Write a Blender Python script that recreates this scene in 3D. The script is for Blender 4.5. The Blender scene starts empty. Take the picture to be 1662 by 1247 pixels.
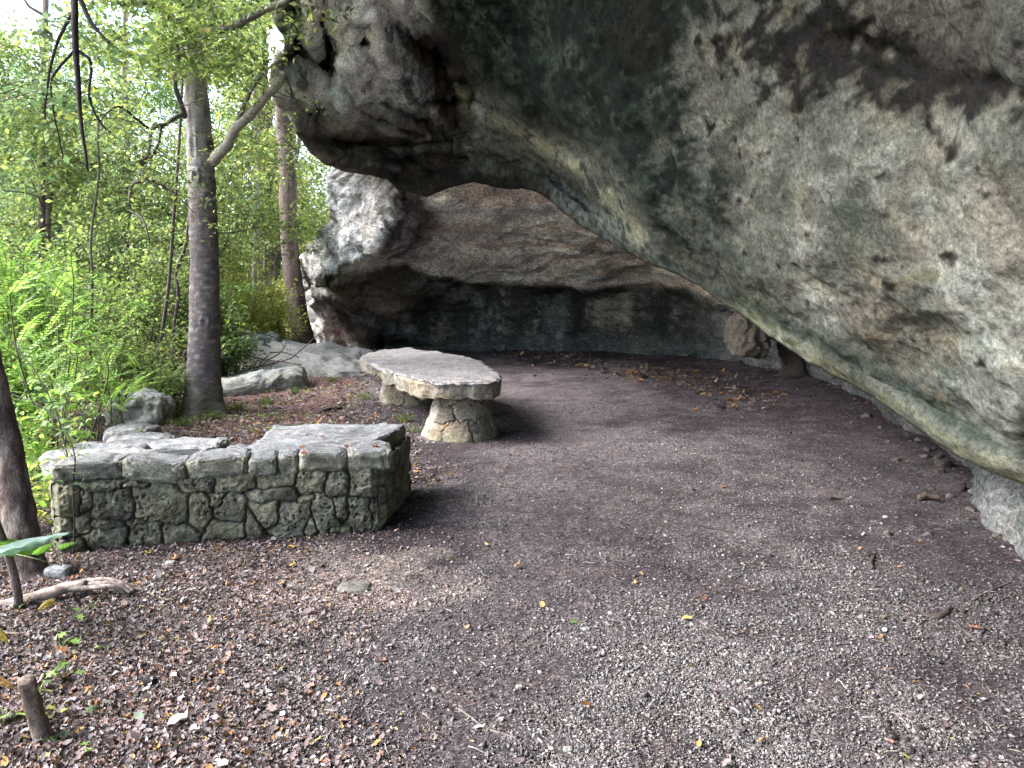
import bpy, math, random
import numpy as np
from mathutils import Vector
random.seed(7); RNG = np.random.default_rng(7)
S = bpy.context.scene
R = math.radians

# ---------------------------------------------------------------- camera, sky, sun, exposure
CAM_Z = 1.6; F = 1250.0; PITCH = R(7.0)
cam = bpy.data.cameras.new('camera'); cam.sensor_width = 36; cam.lens = F/1662*36
cam.clip_start = 0.05; cam.clip_end = 2000
cam_o = bpy.data.objects.new('camera', cam); S.collection.objects.link(cam_o)
cam_o.location = (0, 0, CAM_Z); cam_o.rotation_euler = (R(90)-PITCH, 0, 0)
S.camera = cam_o
SUN_EL, SUN_AZ = 42.0, -98.0          # azimuth from +Y towards +X: the light comes from the wood on the left
w = bpy.data.worlds.new('World'); S.world = w; w.use_nodes = True
nt = w.node_tree; bg = nt.nodes['Background']
sky = nt.nodes.new('ShaderNodeTexSky'); sky.sky_type = 'NISHITA'; sky.sun_disc = False
sky.sun_elevation = R(SUN_EL); sky.sun_rotation = R(SUN_AZ); sky.air_density = 1.0; sky.dust_density = 3.0; sky.ozone_density = 1.0
nt.links.new(sky.outputs['Color'], bg.inputs['Color']); bg.inputs['Strength'].default_value = 0.15
sl = bpy.data.lights.new('sun', 'SUN'); sl.energy = 1.3; sl.angle = R(24); sl.color = (1, .985, .96)
so = bpy.data.objects.new('sun', sl); S.collection.objects.link(so)
so.rotation_euler = (R(90-SUN_EL), 0, R(180-SUN_AZ))
S.view_settings.view_transform = 'Standard'; S.view_settings.look = 'None'; S.view_settings.gamma = 1
S.view_settings.exposure = 3.0
S.cycles.max_bounces = 10; S.cycles.diffuse_bounces = 6; S.cycles.transmission_bounces = 6; S.cycles.transparent_max_bounces = 8

# ---------------------------------------------------------------- pixel (1662x1247) to direction
def dirs(px, py):
    px = np.asarray(px, float); py = np.asarray(py, float)
    u = (px-831)/F; v = (623.5-py)/F; c, s = math.cos(PITCH), math.sin(PITCH)
    d = np.stack([u, v*s+c, v*c-s], -1)
    return d
def W(px, py, Y):
    d = dirs(px, py); return np.array([0, 0, CAM_Z]) + d*(np.asarray(Y)/d[..., 1])[..., None]
def G(px, py, z=0.0):
    d = dirs(px, py); return np.array([0, 0, CAM_Z]) + d*((z-CAM_Z)/d[..., 2])[..., None]
def proj(P):
    q = P-np.array([0, 0, CAM_Z]); c, s = math.cos(PITCH), math.sin(PITCH)
    f = q[..., 1]*c-q[..., 2]*s; u = q[..., 1]*s+q[..., 2]*c
    f = np.where(np.abs(f) < 1e-3, 1e-3, f)
    px = 831+F*q[..., 0]/f; py = 623.5-F*u/f
    return np.where(f > 0, px, 99999), np.where(f > 0, py, -99999)

# ---------------------------------------------------------------- noise
_perm = np.random.default_rng(3).permutation(256); _perm = np.concatenate([_perm, _perm, _perm])
_g = np.random.default_rng(4).normal(size=(256, 3)); _g /= np.linalg.norm(_g, axis=1)[:, None]
def pn(P):
    P = np.asarray(P, float); i = np.floor(P).astype(int); f = P-i; i &= 255
    u = f*f*f*(f*(f*6-15)+10); out = 0
    for a in (0, 1):
        for b in (0, 1):
            for c in (0, 1):
                h = _perm[_perm[_perm[i[..., 0]+a]+i[..., 1]+b]+i[..., 2]+c]
                g = _g[h]; dt = g[..., 0]*(f[..., 0]-a)+g[..., 1]*(f[..., 1]-b)+g[..., 2]*(f[..., 2]-c)
                wx = u[..., 0] if a else 1-u[..., 0]; wy = u[..., 1] if b else 1-u[..., 1]; wz = u[..., 2] if c else 1-u[..., 2]
                out = out+dt*wx*wy*wz
    return out*1.5
def fbm(P, o=4, gain=.5, lac=2.03):
    P = np.asarray(P, float); a = 1; s = 0; t = 0
    for k in range(o):
        s = s+a*pn(P+17.3*k); t += a; a *= gain; P = P*lac
    return s/t*1.35
def ridged(P, o=4, gain=.5):
    P = np.asarray(P, float); a = 1; s = 0; t = 0
    for k in range(o):
        s = s+a*(1-2*np.abs(pn(P+9.1*k))); t += a; a *= gain; P = P*2.05
    return s/t
def sm(x, a=0., b=1.):
    t = np.clip((x-a)/(b-a), 0, 1); return t*t*(3-2*t)
def mix(a, b, t):
    t = np.asarray(t)[..., None]; return a*(1-t)+np.asarray(b)*t

# ---------------------------------------------------------------- mesh making
def make(name, V, Fc, mat, parent=None, col=None, smooth=True):
    V = np.asarray(V, np.float32).reshape(-1, 3); Fc = np.asarray(Fc, np.int32); k = Fc.shape[1]
    me = bpy.data.meshes.new(name)
    me.vertices.add(len(V)); me.vertices.foreach_set('co', V.ravel())
    me.loops.add(Fc.size); me.loops.foreach_set('vertex_index', Fc.ravel())
    me.polygons.add(len(Fc)); me.polygons.foreach_set('loop_start', np.arange(0, Fc.size, k, dtype=np.int32))
    me.polygons.foreach_set('loop_total', np.full(len(Fc), k, np.int32))
    me.polygons.foreach_set('use_smooth', np.full(len(Fc), smooth, bool))
    me.update(calc_edges=True)
    if col is not None:
        c = np.ones((len(V), 4), np.float32); c[:, :3] = col
        at = me.color_attributes.new('Col', 'FLOAT_COLOR', 'POINT'); at.data.foreach_set('color', c.ravel())
    me.materials.append(mat)
    o = bpy.data.objects.new(name, me); S.collection.objects.link(o)
    if parent is not None:
        o.parent = parent
        o.matrix_parent_inverse = parent.matrix_world.inverted() if parent.type != 'EMPTY' else parent.matrix_basis.inverted()
    return o
def gridfaces(nr, nc, closed=False, flip=False):
    i = np.arange(nr-1)[:, None]; j = np.arange(nc if closed else nc-1)[None, :]
    a = i*nc+j; b = i*nc+(j+1) % nc; c = (i+1)*nc+(j+1) % nc; d = (i+1)*nc+j
    f = np.stack([a+0*b, b, c, d], -1).reshape(-1, 4)
    return f[:, ::-1] if flip else f
def tag(o, label=None, cat=None, group=None, kind=None):
    if label: o['label'] = label
    if cat: o['category'] = cat
    if group: o['group'] = group
    if kind: o['kind'] = kind
    return o
def thing(name, loc, label, cat, group=None):
    o = bpy.data.objects.new(name, None); S.collection.objects.link(o)
    o.location = [float(v) for v in loc]; o.empty_display_size = .2
    return tag(o, label, cat, group)
def join(parts):
    """[(V, F, col)] -> one V, F, col"""
    vs, fs, cs, n = [], [], [], 0
    for V, Fc, c in parts:
        V = np.asarray(V).reshape(-1, 3); vs.append(V); fs.append(np.asarray(Fc)+n); n += len(V)
        cs.append(np.broadcast_to(np.asarray(c, float), V.shape))
    return np.concatenate(vs), np.concatenate(fs), np.concatenate(cs)
def resample(pts, n, wts=None):
    pts = np.asarray(pts, float); seg = np.linalg.norm(np.diff(pts, axis=0), axis=1)
    if wts is not None: seg = seg*wts
    s = np.concatenate([[0], np.cumsum(seg)]); q = np.linspace(0, s[-1], n)
    return np.stack([np.interp(q, s, pts[:, k]) for k in range(pts.shape[1])], -1)
def smoothline(pts, n):
    pts = np.asarray(pts, float); m = len(pts); out = []
    P = np.vstack([2*pts[0]-pts[1], pts, 2*pts[-1]-pts[-2]])
    for t in np.linspace(0, m-1-1e-6, n):
        i = int(t); f = t-i; p0, p1, p2, p3 = P[i], P[i+1], P[i+2], P[i+3]
        out.append(.5*((2*p1)+(-p0+p2)*f+(2*p0-5*p1+4*p2-p3)*f*f+(-p0+3*p1-3*p2+p3)*f**3))
    return np.array(out)
def tube(pts, rad, seg=8, rough=0., nz=6., seed=0, flare=None):
    """tapered tube along pts, quads"""
    pts = np.asarray(pts, float); n = len(pts); rad = np.interp(np.linspace(0, 1, n), np.linspace(0, 1, len(rad)), rad)
    T = np.gradient(pts, axis=0); T /= np.linalg.norm(T, axis=1)[:, None]+1e-9
    up = np.array([0, 0, 1.]) if abs(T[0, 2]) < .8 else np.array([1., 0, 0])
    N = np.cross(T, up); N /= np.linalg.norm(N, axis=1)[:, None]+1e-9; B = np.cross(T, N)
    a = np.linspace(0, 2*math.pi, seg, endpoint=False)
    o = N[:, None]*np.cos(a)[None, :, None]+B[:, None]*np.sin(a)[None, :, None]
    V = pts[:, None]+o*rad[:, None, None]
    if rough:
        V = V+o*(rough*fbm(V*nz+seed*3.7, 3))[..., None]
    f = gridfaces(n, seg, True)
    Vf = V.reshape(-1, 3)
    # end caps as quads collapsed to a centre
    k = len(Vf); Vf = np.vstack([Vf, pts[0], pts[-1]])
    j = np.arange(0, seg, 2); e = [np.stack([j, np.full_like(j, k), (j+2) % seg, (j+1) % seg], -1),
        np.stack([(n-1)*seg+j, (n-1)*seg+(j+1) % seg, (n-1)*seg+(j+2) % seg, np.full_like(j, k+1)], -1)]
    return Vf, np.vstack([f]+e)
def rotz_tilt(n, tilt, rng, droop=0.):
    """random rotation matrices: yaw random, tilt normal (radians sd)"""
    yaw = rng.uniform(0, 2*math.pi, n); tx = rng.normal(0, tilt, n); ty = rng.normal(droop, tilt, n)
    cy, sy = np.cos(yaw), np.sin(yaw); cx, sx = np.cos(tx), np.sin(tx); cz, sz = np.cos(ty), np.sin(ty)
    Rz = np.zeros((n, 3, 3)); Rz[:, 0, 0] = cy; Rz[:, 0, 1] = -sy; Rz[:, 1, 0] = sy; Rz[:, 1, 1] = cy; Rz[:, 2, 2] = 1
    Rx = np.zeros((n, 3, 3)); Rx[:, 0, 0] = 1; Rx[:, 1, 1] = cx; Rx[:, 1, 2] = -sx; Rx[:, 2, 1] = sx; Rx[:, 2, 2] = cx
    Ry = np.zeros((n, 3, 3)); Ry[:, 1, 1] = 1; Ry[:, 0, 0] = cz; Ry[:, 0, 2] = sz; Ry[:, 2, 0] = -sz; Ry[:, 2, 2] = cz
    return Rz @ Rx @ Ry
def scatter(tv, tf, loc, rot, scale, col):
    """instances merged: template verts/faces, loc (N,3), rot (N,3,3), scale (N,) or (N,3), col (N,3)"""
    loc = np.asarray(loc); N = len(loc); scale = np.asarray(scale)
    if scale.ndim == 1: scale = scale[:, None]
    v = np.asarray(tv)[None]*scale[:, None, :]
    v = np.einsum('nij,nkj->nki', rot, v)+loc[:, None]
    f = np.asarray(tf)[None]+(np.arange(N)*len(tv))[:, None, None]
    c = np.repeat(np.asarray(col)[:, None], len(tv), 1)
    return v.reshape(-1, 3), f.reshape(-1, np.asarray(tf).shape[1]), c.reshape(-1, 3)

# leaf shapes (length 1 along +x)
LEAF4 = (np.array([[0, 0, 0], [.42, .27, .09], [1, 0, -.06], [.42, -.27, .09]]), np.array([[0, 1, 2], [0, 2, 3]]))
LEAF_O = (np.array([[0, 0, 0], [.2, .2, .05], [.5, .27, .07], [.8, .15, .02], [1, 0, -.08], [.8, -.15, .02], [.5, -.27, .07], [.2, -.2, .05], [.5, 0, 0]]),
          np.array([[0, 8, 2, 1], [2, 8, 4, 3], [4, 8, 6, 5], [6, 8, 0, 7]]))
LEAF_LOBE = (np.array([[0, 0, 0], [.15, .12, .03], [.25, .45, .1], [.42, .2, .05], [.7, .42, .06], [.72, .12, .02], [1.05, 0, -.1], [.72, -.12, .02],
            [.7, -.42, .06], [.42, -.2, .05], [.25, -.45, .1], [.15, -.12, .03], [.45, 0, -.02]]),
          np.array([[0, 12, 2, 1], [2, 12, 4, 3], [4, 12, 6, 5], [6, 12, 8, 7], [8, 12, 10, 9], [10, 12, 0, 11]]))
# dry curled leaf
LEAF_DRY = (np.array([[0, 0, .12], [.25, .24, .2], [.6, .3, .16], [.85, .1, .1], [1, 0, .3], [.8, -.2, .05], [.5, -.3, .22], [.2, -.22, .1], [.5, 0, 0]]), LEAF_O[1])

# ---------------------------------------------------------------- materials
def nodes(name):
    m = bpy.data.materials.new(name); m.use_nodes = True; t = m.node_tree; return m, t, t.nodes['Principled BSDF'], t.nodes.new, t.links.new
def ramp(t, fac, stops):
    r = t.nodes.new('ShaderNodeValToRGB'); e = r.color_ramp.elements
    e[0].position, e[0].color = stops[0][0], (*stops[0][1], 1); e[1].position, e[1].color = stops[-1][0], (*stops[-1][1], 1)
    for p, c in stops[1:-1]: x = e.new(p); x.color = (*c, 1)
    t.links.new(fac, r.inputs[0]); return r.outputs[0]
def g3(v): return (v, v, v)
def rock_mat(name, fine=9., contrast=.55, bump=.5, pits=.35, rough=.9, stretch=(1, 1, 1), spec=.2, cracks=0):
    m, t, b, N, L = nodes(name)
    at = N('ShaderNodeAttribute'); at.attribute_name = 'Col'
    tc = N('ShaderNodeNewGeometry'); mp = N('ShaderNodeMapping'); L(tc.outputs['Position'], mp.inputs['Vector']); mp.inputs['Scale'].default_value = stretch
    def noise(sc, det=8, ro=.65):
        n = N('ShaderNodeTexNoise'); n.inputs['Scale'].default_value = sc; n.inputs['Detail'].default_value = det; n.inputs['Roughness'].default_value = ro
        L(mp.outputs[0], n.inputs['Vector']); return n.outputs['Fac']
    def mulc(a, bb, f=1.):
        x = N('ShaderNodeMix'); x.data_type = 'RGBA'; x.blend_type = 'MULTIPLY'; x.inputs[0].default_value = f
        L(a, x.inputs[6]); L(bb, x.inputs[7]); return x.outputs[2]
    lo, hi = 1-contrast, 1+contrast
    c = mulc(at.outputs['Color'], ramp(t, noise(fine), [(.3, g3(lo)), (.5, g3(1)), (.7, g3(hi))]))
    c = mulc(c, ramp(t, noise(fine*4.7, 6, .7), [(.36, g3(lo*.8)), (.5, g3(1)), (.64, g3(hi*1.08))]))
    c = mulc(c, ramp(t, noise(fine*.33, 5, .6), [(.35, (.78, .83, .82)), (.5, g3(1)), (.65, (1.2, 1.14, 1.05))]))
    c = mulc(c, ramp(t, noise(fine*13, 4, .7), [(.38, g3(1-contrast*1.2)), (.47, g3(1)), (.55, g3(1)), (.65, g3(1+contrast*.8))]))
    if cracks:
        wn = N('ShaderNodeTexNoise'); wn.inputs['Scale'].default_value = cracks*1.7; wn.inputs['Detail'].default_value = 7; L(mp.outputs[0], wn.inputs['Vector'])
        wm = N('ShaderNodeVectorMath'); wm.operation = 'MULTIPLY_ADD'; L(wn.outputs['Color'], wm.inputs[0]); wm.inputs[1].default_value = (.9/cracks,)*3; L(mp.outputs[0], wm.inputs[2])
        cv = N('ShaderNodeTexVoronoi'); cv.feature = 'DISTANCE_TO_EDGE'; cv.inputs['Scale'].default_value = cracks; L(wm.outputs[0], cv.inputs['Vector'])
        cm = N('ShaderNodeMix'); cm.data_type = 'RGBA'; cm.inputs[6].default_value = (1, 1, 1, 1); L(ramp(t, noise(cracks*1.3, 3), [(.5, g3(0)), (.58, g3(1))]), cm.inputs[0]); L(ramp(t, cv.outputs['Distance'], [(0, g3(.5)), (.012, g3(1))]), cm.inputs[7])
        c = mulc(c, cm.outputs[2])
    vo = N('ShaderNodeTexVoronoi'); vo.inputs['Scale'].default_value = fine*3.2; L(mp.outputs[0], vo.inputs['Vector'])
    pit = ramp(t, vo.outputs['Distance'], [(.0, g3(1-pits)), (.28, g3(1))])
    pm = N('ShaderNodeMix'); pm.data_type = 'RGBA'; L(ramp(t, noise(fine*.8, 3), [(.5, g3(0)), (.6, g3(1))]), pm.inputs[0]); pm.inputs[6].default_value = (1, 1, 1, 1); L(pit, pm.inputs[7])
    c = mulc(c, pm.outputs[2]); L(c, b.inputs['Base Color'])
    b.inputs['Roughness'].default_value = rough; b.inputs['Specular IOR Level'].default_value = spec
    h = N('ShaderNodeMath'); h.operation = 'ADD'; L(noise(fine*1.6, 10, .72), h.inputs[0])
    h2 = N('ShaderNodeMath'); h2.operation = 'MULTIPLY'; L(pm.outputs[2], h2.inputs[0]); h2.inputs[1].default_value = .5; L(h2.outputs[0], h.inputs[1])
    bp = N('ShaderNodeBump'); bp.inputs['Strength'].default_value = bump; bp.inputs['Distance'].default_value = .25/fine*1.6
    L(h.outputs[0], bp.inputs['Height']); L(bp.outputs[0], b.inputs['Normal'])
    return m
def leaf_mat(name, trans=.45, rough=.5, gain=1.):
    m, t, b, N, L = nodes(name)
    at = N('ShaderNodeAttribute'); at.attribute_name = 'Col'; L(at.outputs['Color'], b.inputs['Base Color'])
    b.inputs['Roughness'].default_value = rough; b.inputs['Specular IOR Level'].default_value = .35
    tr = N('ShaderNodeBsdfTranslucent'); mx = N('ShaderNodeMixShader'); mx.inputs[0].default_value = trans
    hs = N('ShaderNodeMix'); hs.data_type = 'RGBA'; hs.blend_type = 'MULTIPLY'; hs.inputs[0].default_value = 1; hs.inputs[7].default_value = (1.4*gain, 1.45*gain, 1.0*gain, 1)
    L(at.outputs['Color'], hs.inputs[6]); L(hs.outputs[2], tr.inputs['Color'])
    L(b.outputs[0], mx.inputs[1]); L(tr.outputs[0], mx.inputs[2]); L(mx.outputs[0], t.nodes['Material Output'].inputs['Surface'])
    return m
M_ROCK_A = rock_mat('overhang_limestone', 7., .29, .8, .22, stretch=(1, .8, 1), spec=.08, cracks=.7)
M_ROCK_B = rock_mat('chamber_limestone', 3.5, .42, .9, .3, stretch=(1, 1, 1.6), spec=.08, cracks=.5)
M_STONE = rock_mat('weathered_stone', 22., .42, .9, .75)
M_SLAB = rock_mat('slab_stone', 16., .38, .8, .5, stretch=(1.6, .8, 1))
M_BARK = rock_mat('bark', 26., .4, .9, .1, stretch=(1, 1, .35))
M_SMOOTHBARK = rock_mat('smooth_bark', 22., .3, .7, .15, stretch=(.6, .6, 2.2))
M_WOOD = rock_mat('dead_wood', 40., .35, .6, .1)
M_LEAF = leaf_mat('green_leaf', .5)
M_DRY = leaf_mat('dry_leaf', .12, .75, .7)
M_GRAVEL = rock_mat('gravel_stone', 60., .25, .2, .1, rough=.8)
def ground_mat():
    m = rock_mat('earth', 14., .34, .8, .1, rough=.95, spec=.1); t = m.node_tree; N, L = t.nodes.new, t.links.new; b = t.nodes['Principled BSDF']
    src = b.inputs['Base Color'].links[0].from_socket; pos = N('ShaderNodeNewGeometry').outputs['Position']; c = src
    for sc, lo, hi in ((85, .55, 1.7), (210, .6, 1.6)):
        v = N('ShaderNodeTexVoronoi'); v.inputs['Scale'].default_value = sc; L(pos, v.inputs['Vector']); sp = N('ShaderNodeSeparateColor'); L(v.outputs['Color'], sp.inputs[0])
        x = N('ShaderNodeMix'); x.data_type = 'RGBA'; x.blend_type = 'MULTIPLY'; x.inputs[0].default_value = 1; L(c, x.inputs[6]); L(ramp(t, sp.outputs[0], [(.1, g3(lo)), (.6, g3(.95)), (.95, g3(hi))]), x.inputs[7]); c = x.outputs[2]
    L(c, b.inputs['Base Color']); return m
M_GROUND = ground_mat()
# ================================================================= SETTING
# ---------------------------------------------------------------- ground
def gh(x, y):
    x = np.asarray(x, float); y = np.asarray(y, float)
    P = np.stack([x, y, 0*x], -1)
    h = .05*fbm(P*.35, 3)+.018*fbm(P*1.6+5, 3)
    h = h*sm(np.hypot(x, y), .5, 3)
    h = h-.25*sm(-x, 3.2, 9)*sm(y, 1, 5)*sm(14-y, 0, 6)           # the bank falls away into the wood
    h = h+.12*np.exp(-((x-5.3)**2/1.2+(y-12)**2/14))             # rubble against the back wall
    h = h-.06*np.exp(-((x-4.0)**2/.12+(y-8.8)**2/.25))           # scrape
    return h
def ground_col(x, y, rng=None):
    P = np.stack([x, y, 0*x], -1)
    px, py = proj(np.stack([x, y, 0*x], -1))
    n1 = fbm(P*.7, 4); n2 = fbm(P*3+8, 4)
    dirt = np.array([.050, .041, .046]); grav = np.array([.125, .112, .120]); tan = np.array([.24, .21, .19]); litter = np.array([.15, .115, .10])
    c = mix(np.broadcast_to(dirt, P.shape), grav, sm(n1*.6+n2*.5, -.35, .45))
    # worn pale path
    c = mix(c, (.165, .148, .152), .85*np.exp(-(((x-.75-.06*(y-9))/1.5)**2+((y-10)/4.)**2))*sm(n1+.5*n2, -.7, .1))
    c = mix(c, (.065, .052, .056), .7*sm(fbm(P*.8+np.array([40, 0, 0]), 3), .1, .4)*sm(y, 5, 8)); c = mix(c, (.14, .125, .13), .6*sm(fbm(P*.9+np.array([70, 0, 0]), 4), .05, .35)*sm(9-y, 0, 3))
    c = mix(c, tan, .6*sm(n2*.5+np.exp(-(((x+.9)/.7)**2+((y-4.15)/.55)**2)), .25, .8))
    c = mix(c, (.085, .074, .078), .75*np.exp(-((x-.15-.17*(y-4)+.25*n1)/.55)**2)*sm(8.5-y, 0, 2)); c = mix(c, (.135, .122, .126), .7*np.exp(-(((x-.1)/.5)**2+((y-6.2)/.5)**2)))
    left = sm(-x+.35*n1-.12*(y-3)+.2, .9, 1.9)*sm(4.9-y+.3*n1, 0, .3)
    c = mix(c, litter, .75*left)
    back = sm(y, 5.4, 6.2)*sm(-x-.25+.3*n1-.18*(y-6), .8, 1.6)
    c = mix(c, (.15, .095, .085), .8*back)
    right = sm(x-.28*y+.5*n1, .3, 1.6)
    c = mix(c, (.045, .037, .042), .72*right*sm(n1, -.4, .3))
    return c*np.array([1.04, 1.04, 1.09])*mix(np.full(P.shape, .68), (1.06, 1.03, 1.05), sm(y+.3*x, 7, 13))  # near floor darkened against strong light, far floor kept pale for bounce
def build_ground():
    az = np.concatenate([np.linspace(-180, -46, 40)[:-1], np.linspace(-46, 46, 680), np.linspace(46, 180, 40)[1:-1]])*math.pi/180
    r = np.concatenate([[.02, .4, .9], np.geomspace(1.5, 32, 520), np.geomspace(34, 600, 24)])
    x = r[:, None]*np.sin(az)[None]; y = r[:, None]*np.cos(az)[None]
    z = gh(x, y); P = np.stack([x, y, z], -1)
    near = sm(22-r, 0, 6)[:, None]
    P[..., 2] += near*(.009*fbm(P*9, 3)+.004*fbm(P*34, 2))
    c = ground_col(x, y)
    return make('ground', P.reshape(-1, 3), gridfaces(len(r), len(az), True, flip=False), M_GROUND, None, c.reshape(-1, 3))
gr = build_ground(); tag(gr, 'dark gravelly earth floor under the overhang, littered with leaves', kind='structure')

# ---------------------------------------------------------------- cliff
ORI = np.array([0, 0, CAM_Z])
def rbf(ctrl):
    d = ctrl-ORI; r = np.linalg.norm(d, axis=1); u = d/r[:, None]
    K = lambda A, B: np.sqrt(((A[:, None]-B[None])**2).sum(-1)+.012**2)
    n = len(u); A = np.zeros((n+4, n+4)); A[:n, :n] = K(u, u)+np.eye(n)*1e-4; A[:n, n] = 1; A[:n, n+1:] = u; A[n:, :n] = A[:n, n:].T
    wv = np.linalg.solve(A, np.concatenate([np.log(r), np.zeros(4)]))
    def ev(U):
        sh = U.shape[:-1]; U = U.reshape(-1, 3); out = np.empty(len(U))
        for i in range(0, len(U), 20000):
            q = U[i:i+20000]; out[i:i+20000] = K(q, u) @ wv[:n]+wv[n]+q @ wv[n+1:]
        return np.exp(out).reshape(sh)
    return ev
def sdist(px, py, line):
    """signed distance in pixels to a polyline given left to right; positive below/left of it"""
    line = np.asarray(line, float); best = np.full(px.shape, 1e9); sg = np.ones(px.shape); par = np.zeros(px.shape)
    for k in range(len(line)-1):
        a, b = line[k], line[k+1]; d = b-a; t = np.clip(((px-a[0])*d[0]+(py-a[1])*d[1])/(d@d), 0, 1)
        ex = px-a[0]-t*d[0]; ey = py-a[1]-t*d[1]; q = np.hypot(ex, ey); m = q < best
        best = np.where(m, q, best); sg = np.where(m, np.sign(d[0]*ey-d[1]*ex), sg); par = np.where(m, (k+t)/(len(line)-1), par)
    return best*sg, par
def blob(px, py, cx, cy, sx, sy, rot=0):
    c, s = math.cos(R(rot)), math.sin(R(rot)); dx, dy = px-cx, py-cy
    return np.exp(-(((dx*c+dy*s)/sx)**2+((-dx*s+dy*c)/sy)**2))
def fan(loop, wts, centre, ctrl, ns, ts, jitter):
    """rows run from the closed loop of boundary points to one centre direction; distance from an interpolated field"""
    L = np.vstack([loop, loop[:1]]); d = L-ORI; u = d/np.linalg.norm(d, axis=1)[:, None]
    B = resample(u, ns+1, wts)[:-1]; B /= np.linalg.norm(B, axis=1)[:, None]
    B = B+jitter*np.stack([fbm(B*14+k*31, 4) for k in (1, 2, 3)], -1)+jitter*.35*np.stack([fbm(B*60+k*31, 3) for k in (4, 5, 6)], -1)
    B /= np.linalg.norm(B, axis=1)[:, None]
    z = (centre-ORI)/np.linalg.norm(centre-ORI)
    U = B[None]*(1-ts[:, None, None])+z*ts[:, None, None]; U /= np.linalg.norm(U, axis=2)[..., None]
    ev = rbf(ctrl); return U, ev(U), z
def normals(P):
    a = np.roll(P, -1, 1)-np.roll(P, 1, 1); b = np.gradient(P, axis=0)
    n = np.cross(a, b); n /= np.linalg.norm(n, axis=2)[..., None]+1e-12
    s = np.sign((n*(ORI-P)).sum(-1)); return n*np.where(s == 0, 1, s)[..., None]

cliff = thing('cliff', (3.0, 12.0, 0), 'limestone cliff undercut into a low rock shelter above the gravel floor', 'cliff'); cliff['kind'] = 'structure'

# --- the near overhang, one bulging mass whose lower edge climbs from the floor on the right to the lip on the left
edge_px = [(1662, 782, 4.5), (1600, 757, 4.75), (1550, 728, 5.0), (1500, 700, 5.4), (1440, 655, 5.9), (1400, 628, 6.3), (1340, 600, 6.9), (1290, 570, 7.4), (1250, 543, 7.9),
    (1200, 508, 8.6), (1150, 472, 9.3), (1100, 447, 9.9), (1050, 425, 10.5), (1000, 398, 11.1), (950, 372, 11.8), (915, 345, 12.4), (880, 316, 13.0), (850, 305, 13.5),
    (800, 303, 13.7), (765, 293, 13.6), (730, 306, 13.6), (690, 318, 13.6), (645, 306, 13.5), (628, 290, 13.2), (600, 283, 12.9), (560, 281, 12.7), (530, 268, 12.5), (505, 245, 12.2), (485, 222, 12.0), (478, 200, 11.8),
    (460, 180, 11.5), (442, 160, 11.2), (437, 130, 11.0), (440, 110, 10.9), (458, 98, 10.9), (462, 72, 10.8), (446, 40, 10.5), (436, 0, 10.0), (425, -60, 9.4)]
edgeA = [W(a, b, c) for a, b, c in edge_px]
rest = [np.array(p, float) for p in [(-3.0, 6.0, 6.2), (-2.9, 3.0, 6.6), (-2.8, 0, 6.4), (-2.8, -5, 6.0), (0, -9, 4.0), (3.2, -8, 1.0), (3.4, -4, .45), (3.3, -1, .4), (3.25, 1.5, .42), (3.15, 3.2, .45)]]
loopA = np.array(edgeA+rest)
wA = np.array([1.0]*(len(edge_px)-1)+[.12]*(len(rest)+1)); wA[-1] = .6
inner_px = [(1662, 650, 3.75), (1662, 400, 3.1), (1662, 200, 2.85), (1662, 0, 2.6), (1550, 520, 4.3), (1500, 300, 3.9), (1500, 50, 3.5), (1400, 520, 5.3), (1350, 300, 4.9), (1350, 50, 4.3), (1250, 450, 6.6), (1200, 300, 6.4), (1200, 50, 5.4),
    (1100, 360, 8.4), (1050, 200, 7.7), (1050, 0, 6.6), (950, 280, 10.3), (900, 150, 9.2), (850, 0, 8.2), (820, 220, 11.8), (760, 160, 11.9), (700, 240, 12.7), (640, 200, 12.0), (560, 240, 12.2), (560, 120, 10.7), (620, 60, 10.4), (500, 140, 10.9),
    (500, 20, 9.9), (700, 20, 10.0), (600, -60, 9.3), (800, -80, 7.7)]
xyz = [(1.2, 2.2, 3.9), (-1, 3, 4.9), (.5, 4.5, 4.6), (1.9, 1.5, 2.9), (2.6, 1.2, 1.5), (1, -2, 3.8), (2.4, -2, 2.2), (-1, -3, 4.6), (.3, .3, 4.2), (-1.6, 5.5, 5.6)]
ctrlA = np.array(edgeA+rest+[W(a, b, c) for a, b, c in inner_px]+[np.array(p, float) for p in xyz])
tsA = np.concatenate([np.linspace(0, .02, 7)[:-1], np.linspace(.02, .40, 235)[:-1], np.linspace(.4, 1, 40)])
UA, rA, zA = fan(loopA, wA, np.array([.9, .6, 5.2]), ctrlA, 900, tsA, .0022)
PX, PY = proj(ORI+UA*rA[..., None])
vis = (PY > -300) & (PX < 2200)
def lineA(line, amp, width, off=0, f0=0, f1=0):
    d, p = sdist(PX, PY, line); k = sm(d+off, -width, width)
    if f1: k = k*sm(1-p, 0, f1)
    if f0: k = k*sm(p, 0, f0)
    return amp*k
face = [(620, -120), (690, 10), (746, 90), (792, 152), (843, 192), (909, 220), (968, 250), (1007, 296), (1035, 351), (1075, 408), (1200, 495), (1260, 545)]
dr = lineA(face, .65, 20, f1=.35)
face2 = [(812, 218), (871, 250), (921, 296), (968, 339), (1007, 374), (1060, 420)]
d2, p2 = sdist(PX, PY, face2); dr = dr+.35*sm(d2, -6, 12)*np.exp(-np.clip(d2, 0, 999)/45)*sm(p2, .02, .2)*sm(1-p2, .02, .2)
groove = np.zeros(PX.shape)
fin = [(648, -10), (668, 52), (712, 75), (728, 113), (743, 156), (755, 203), (735, 226), (773, 265), (843, 304), (885, 332)]
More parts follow.
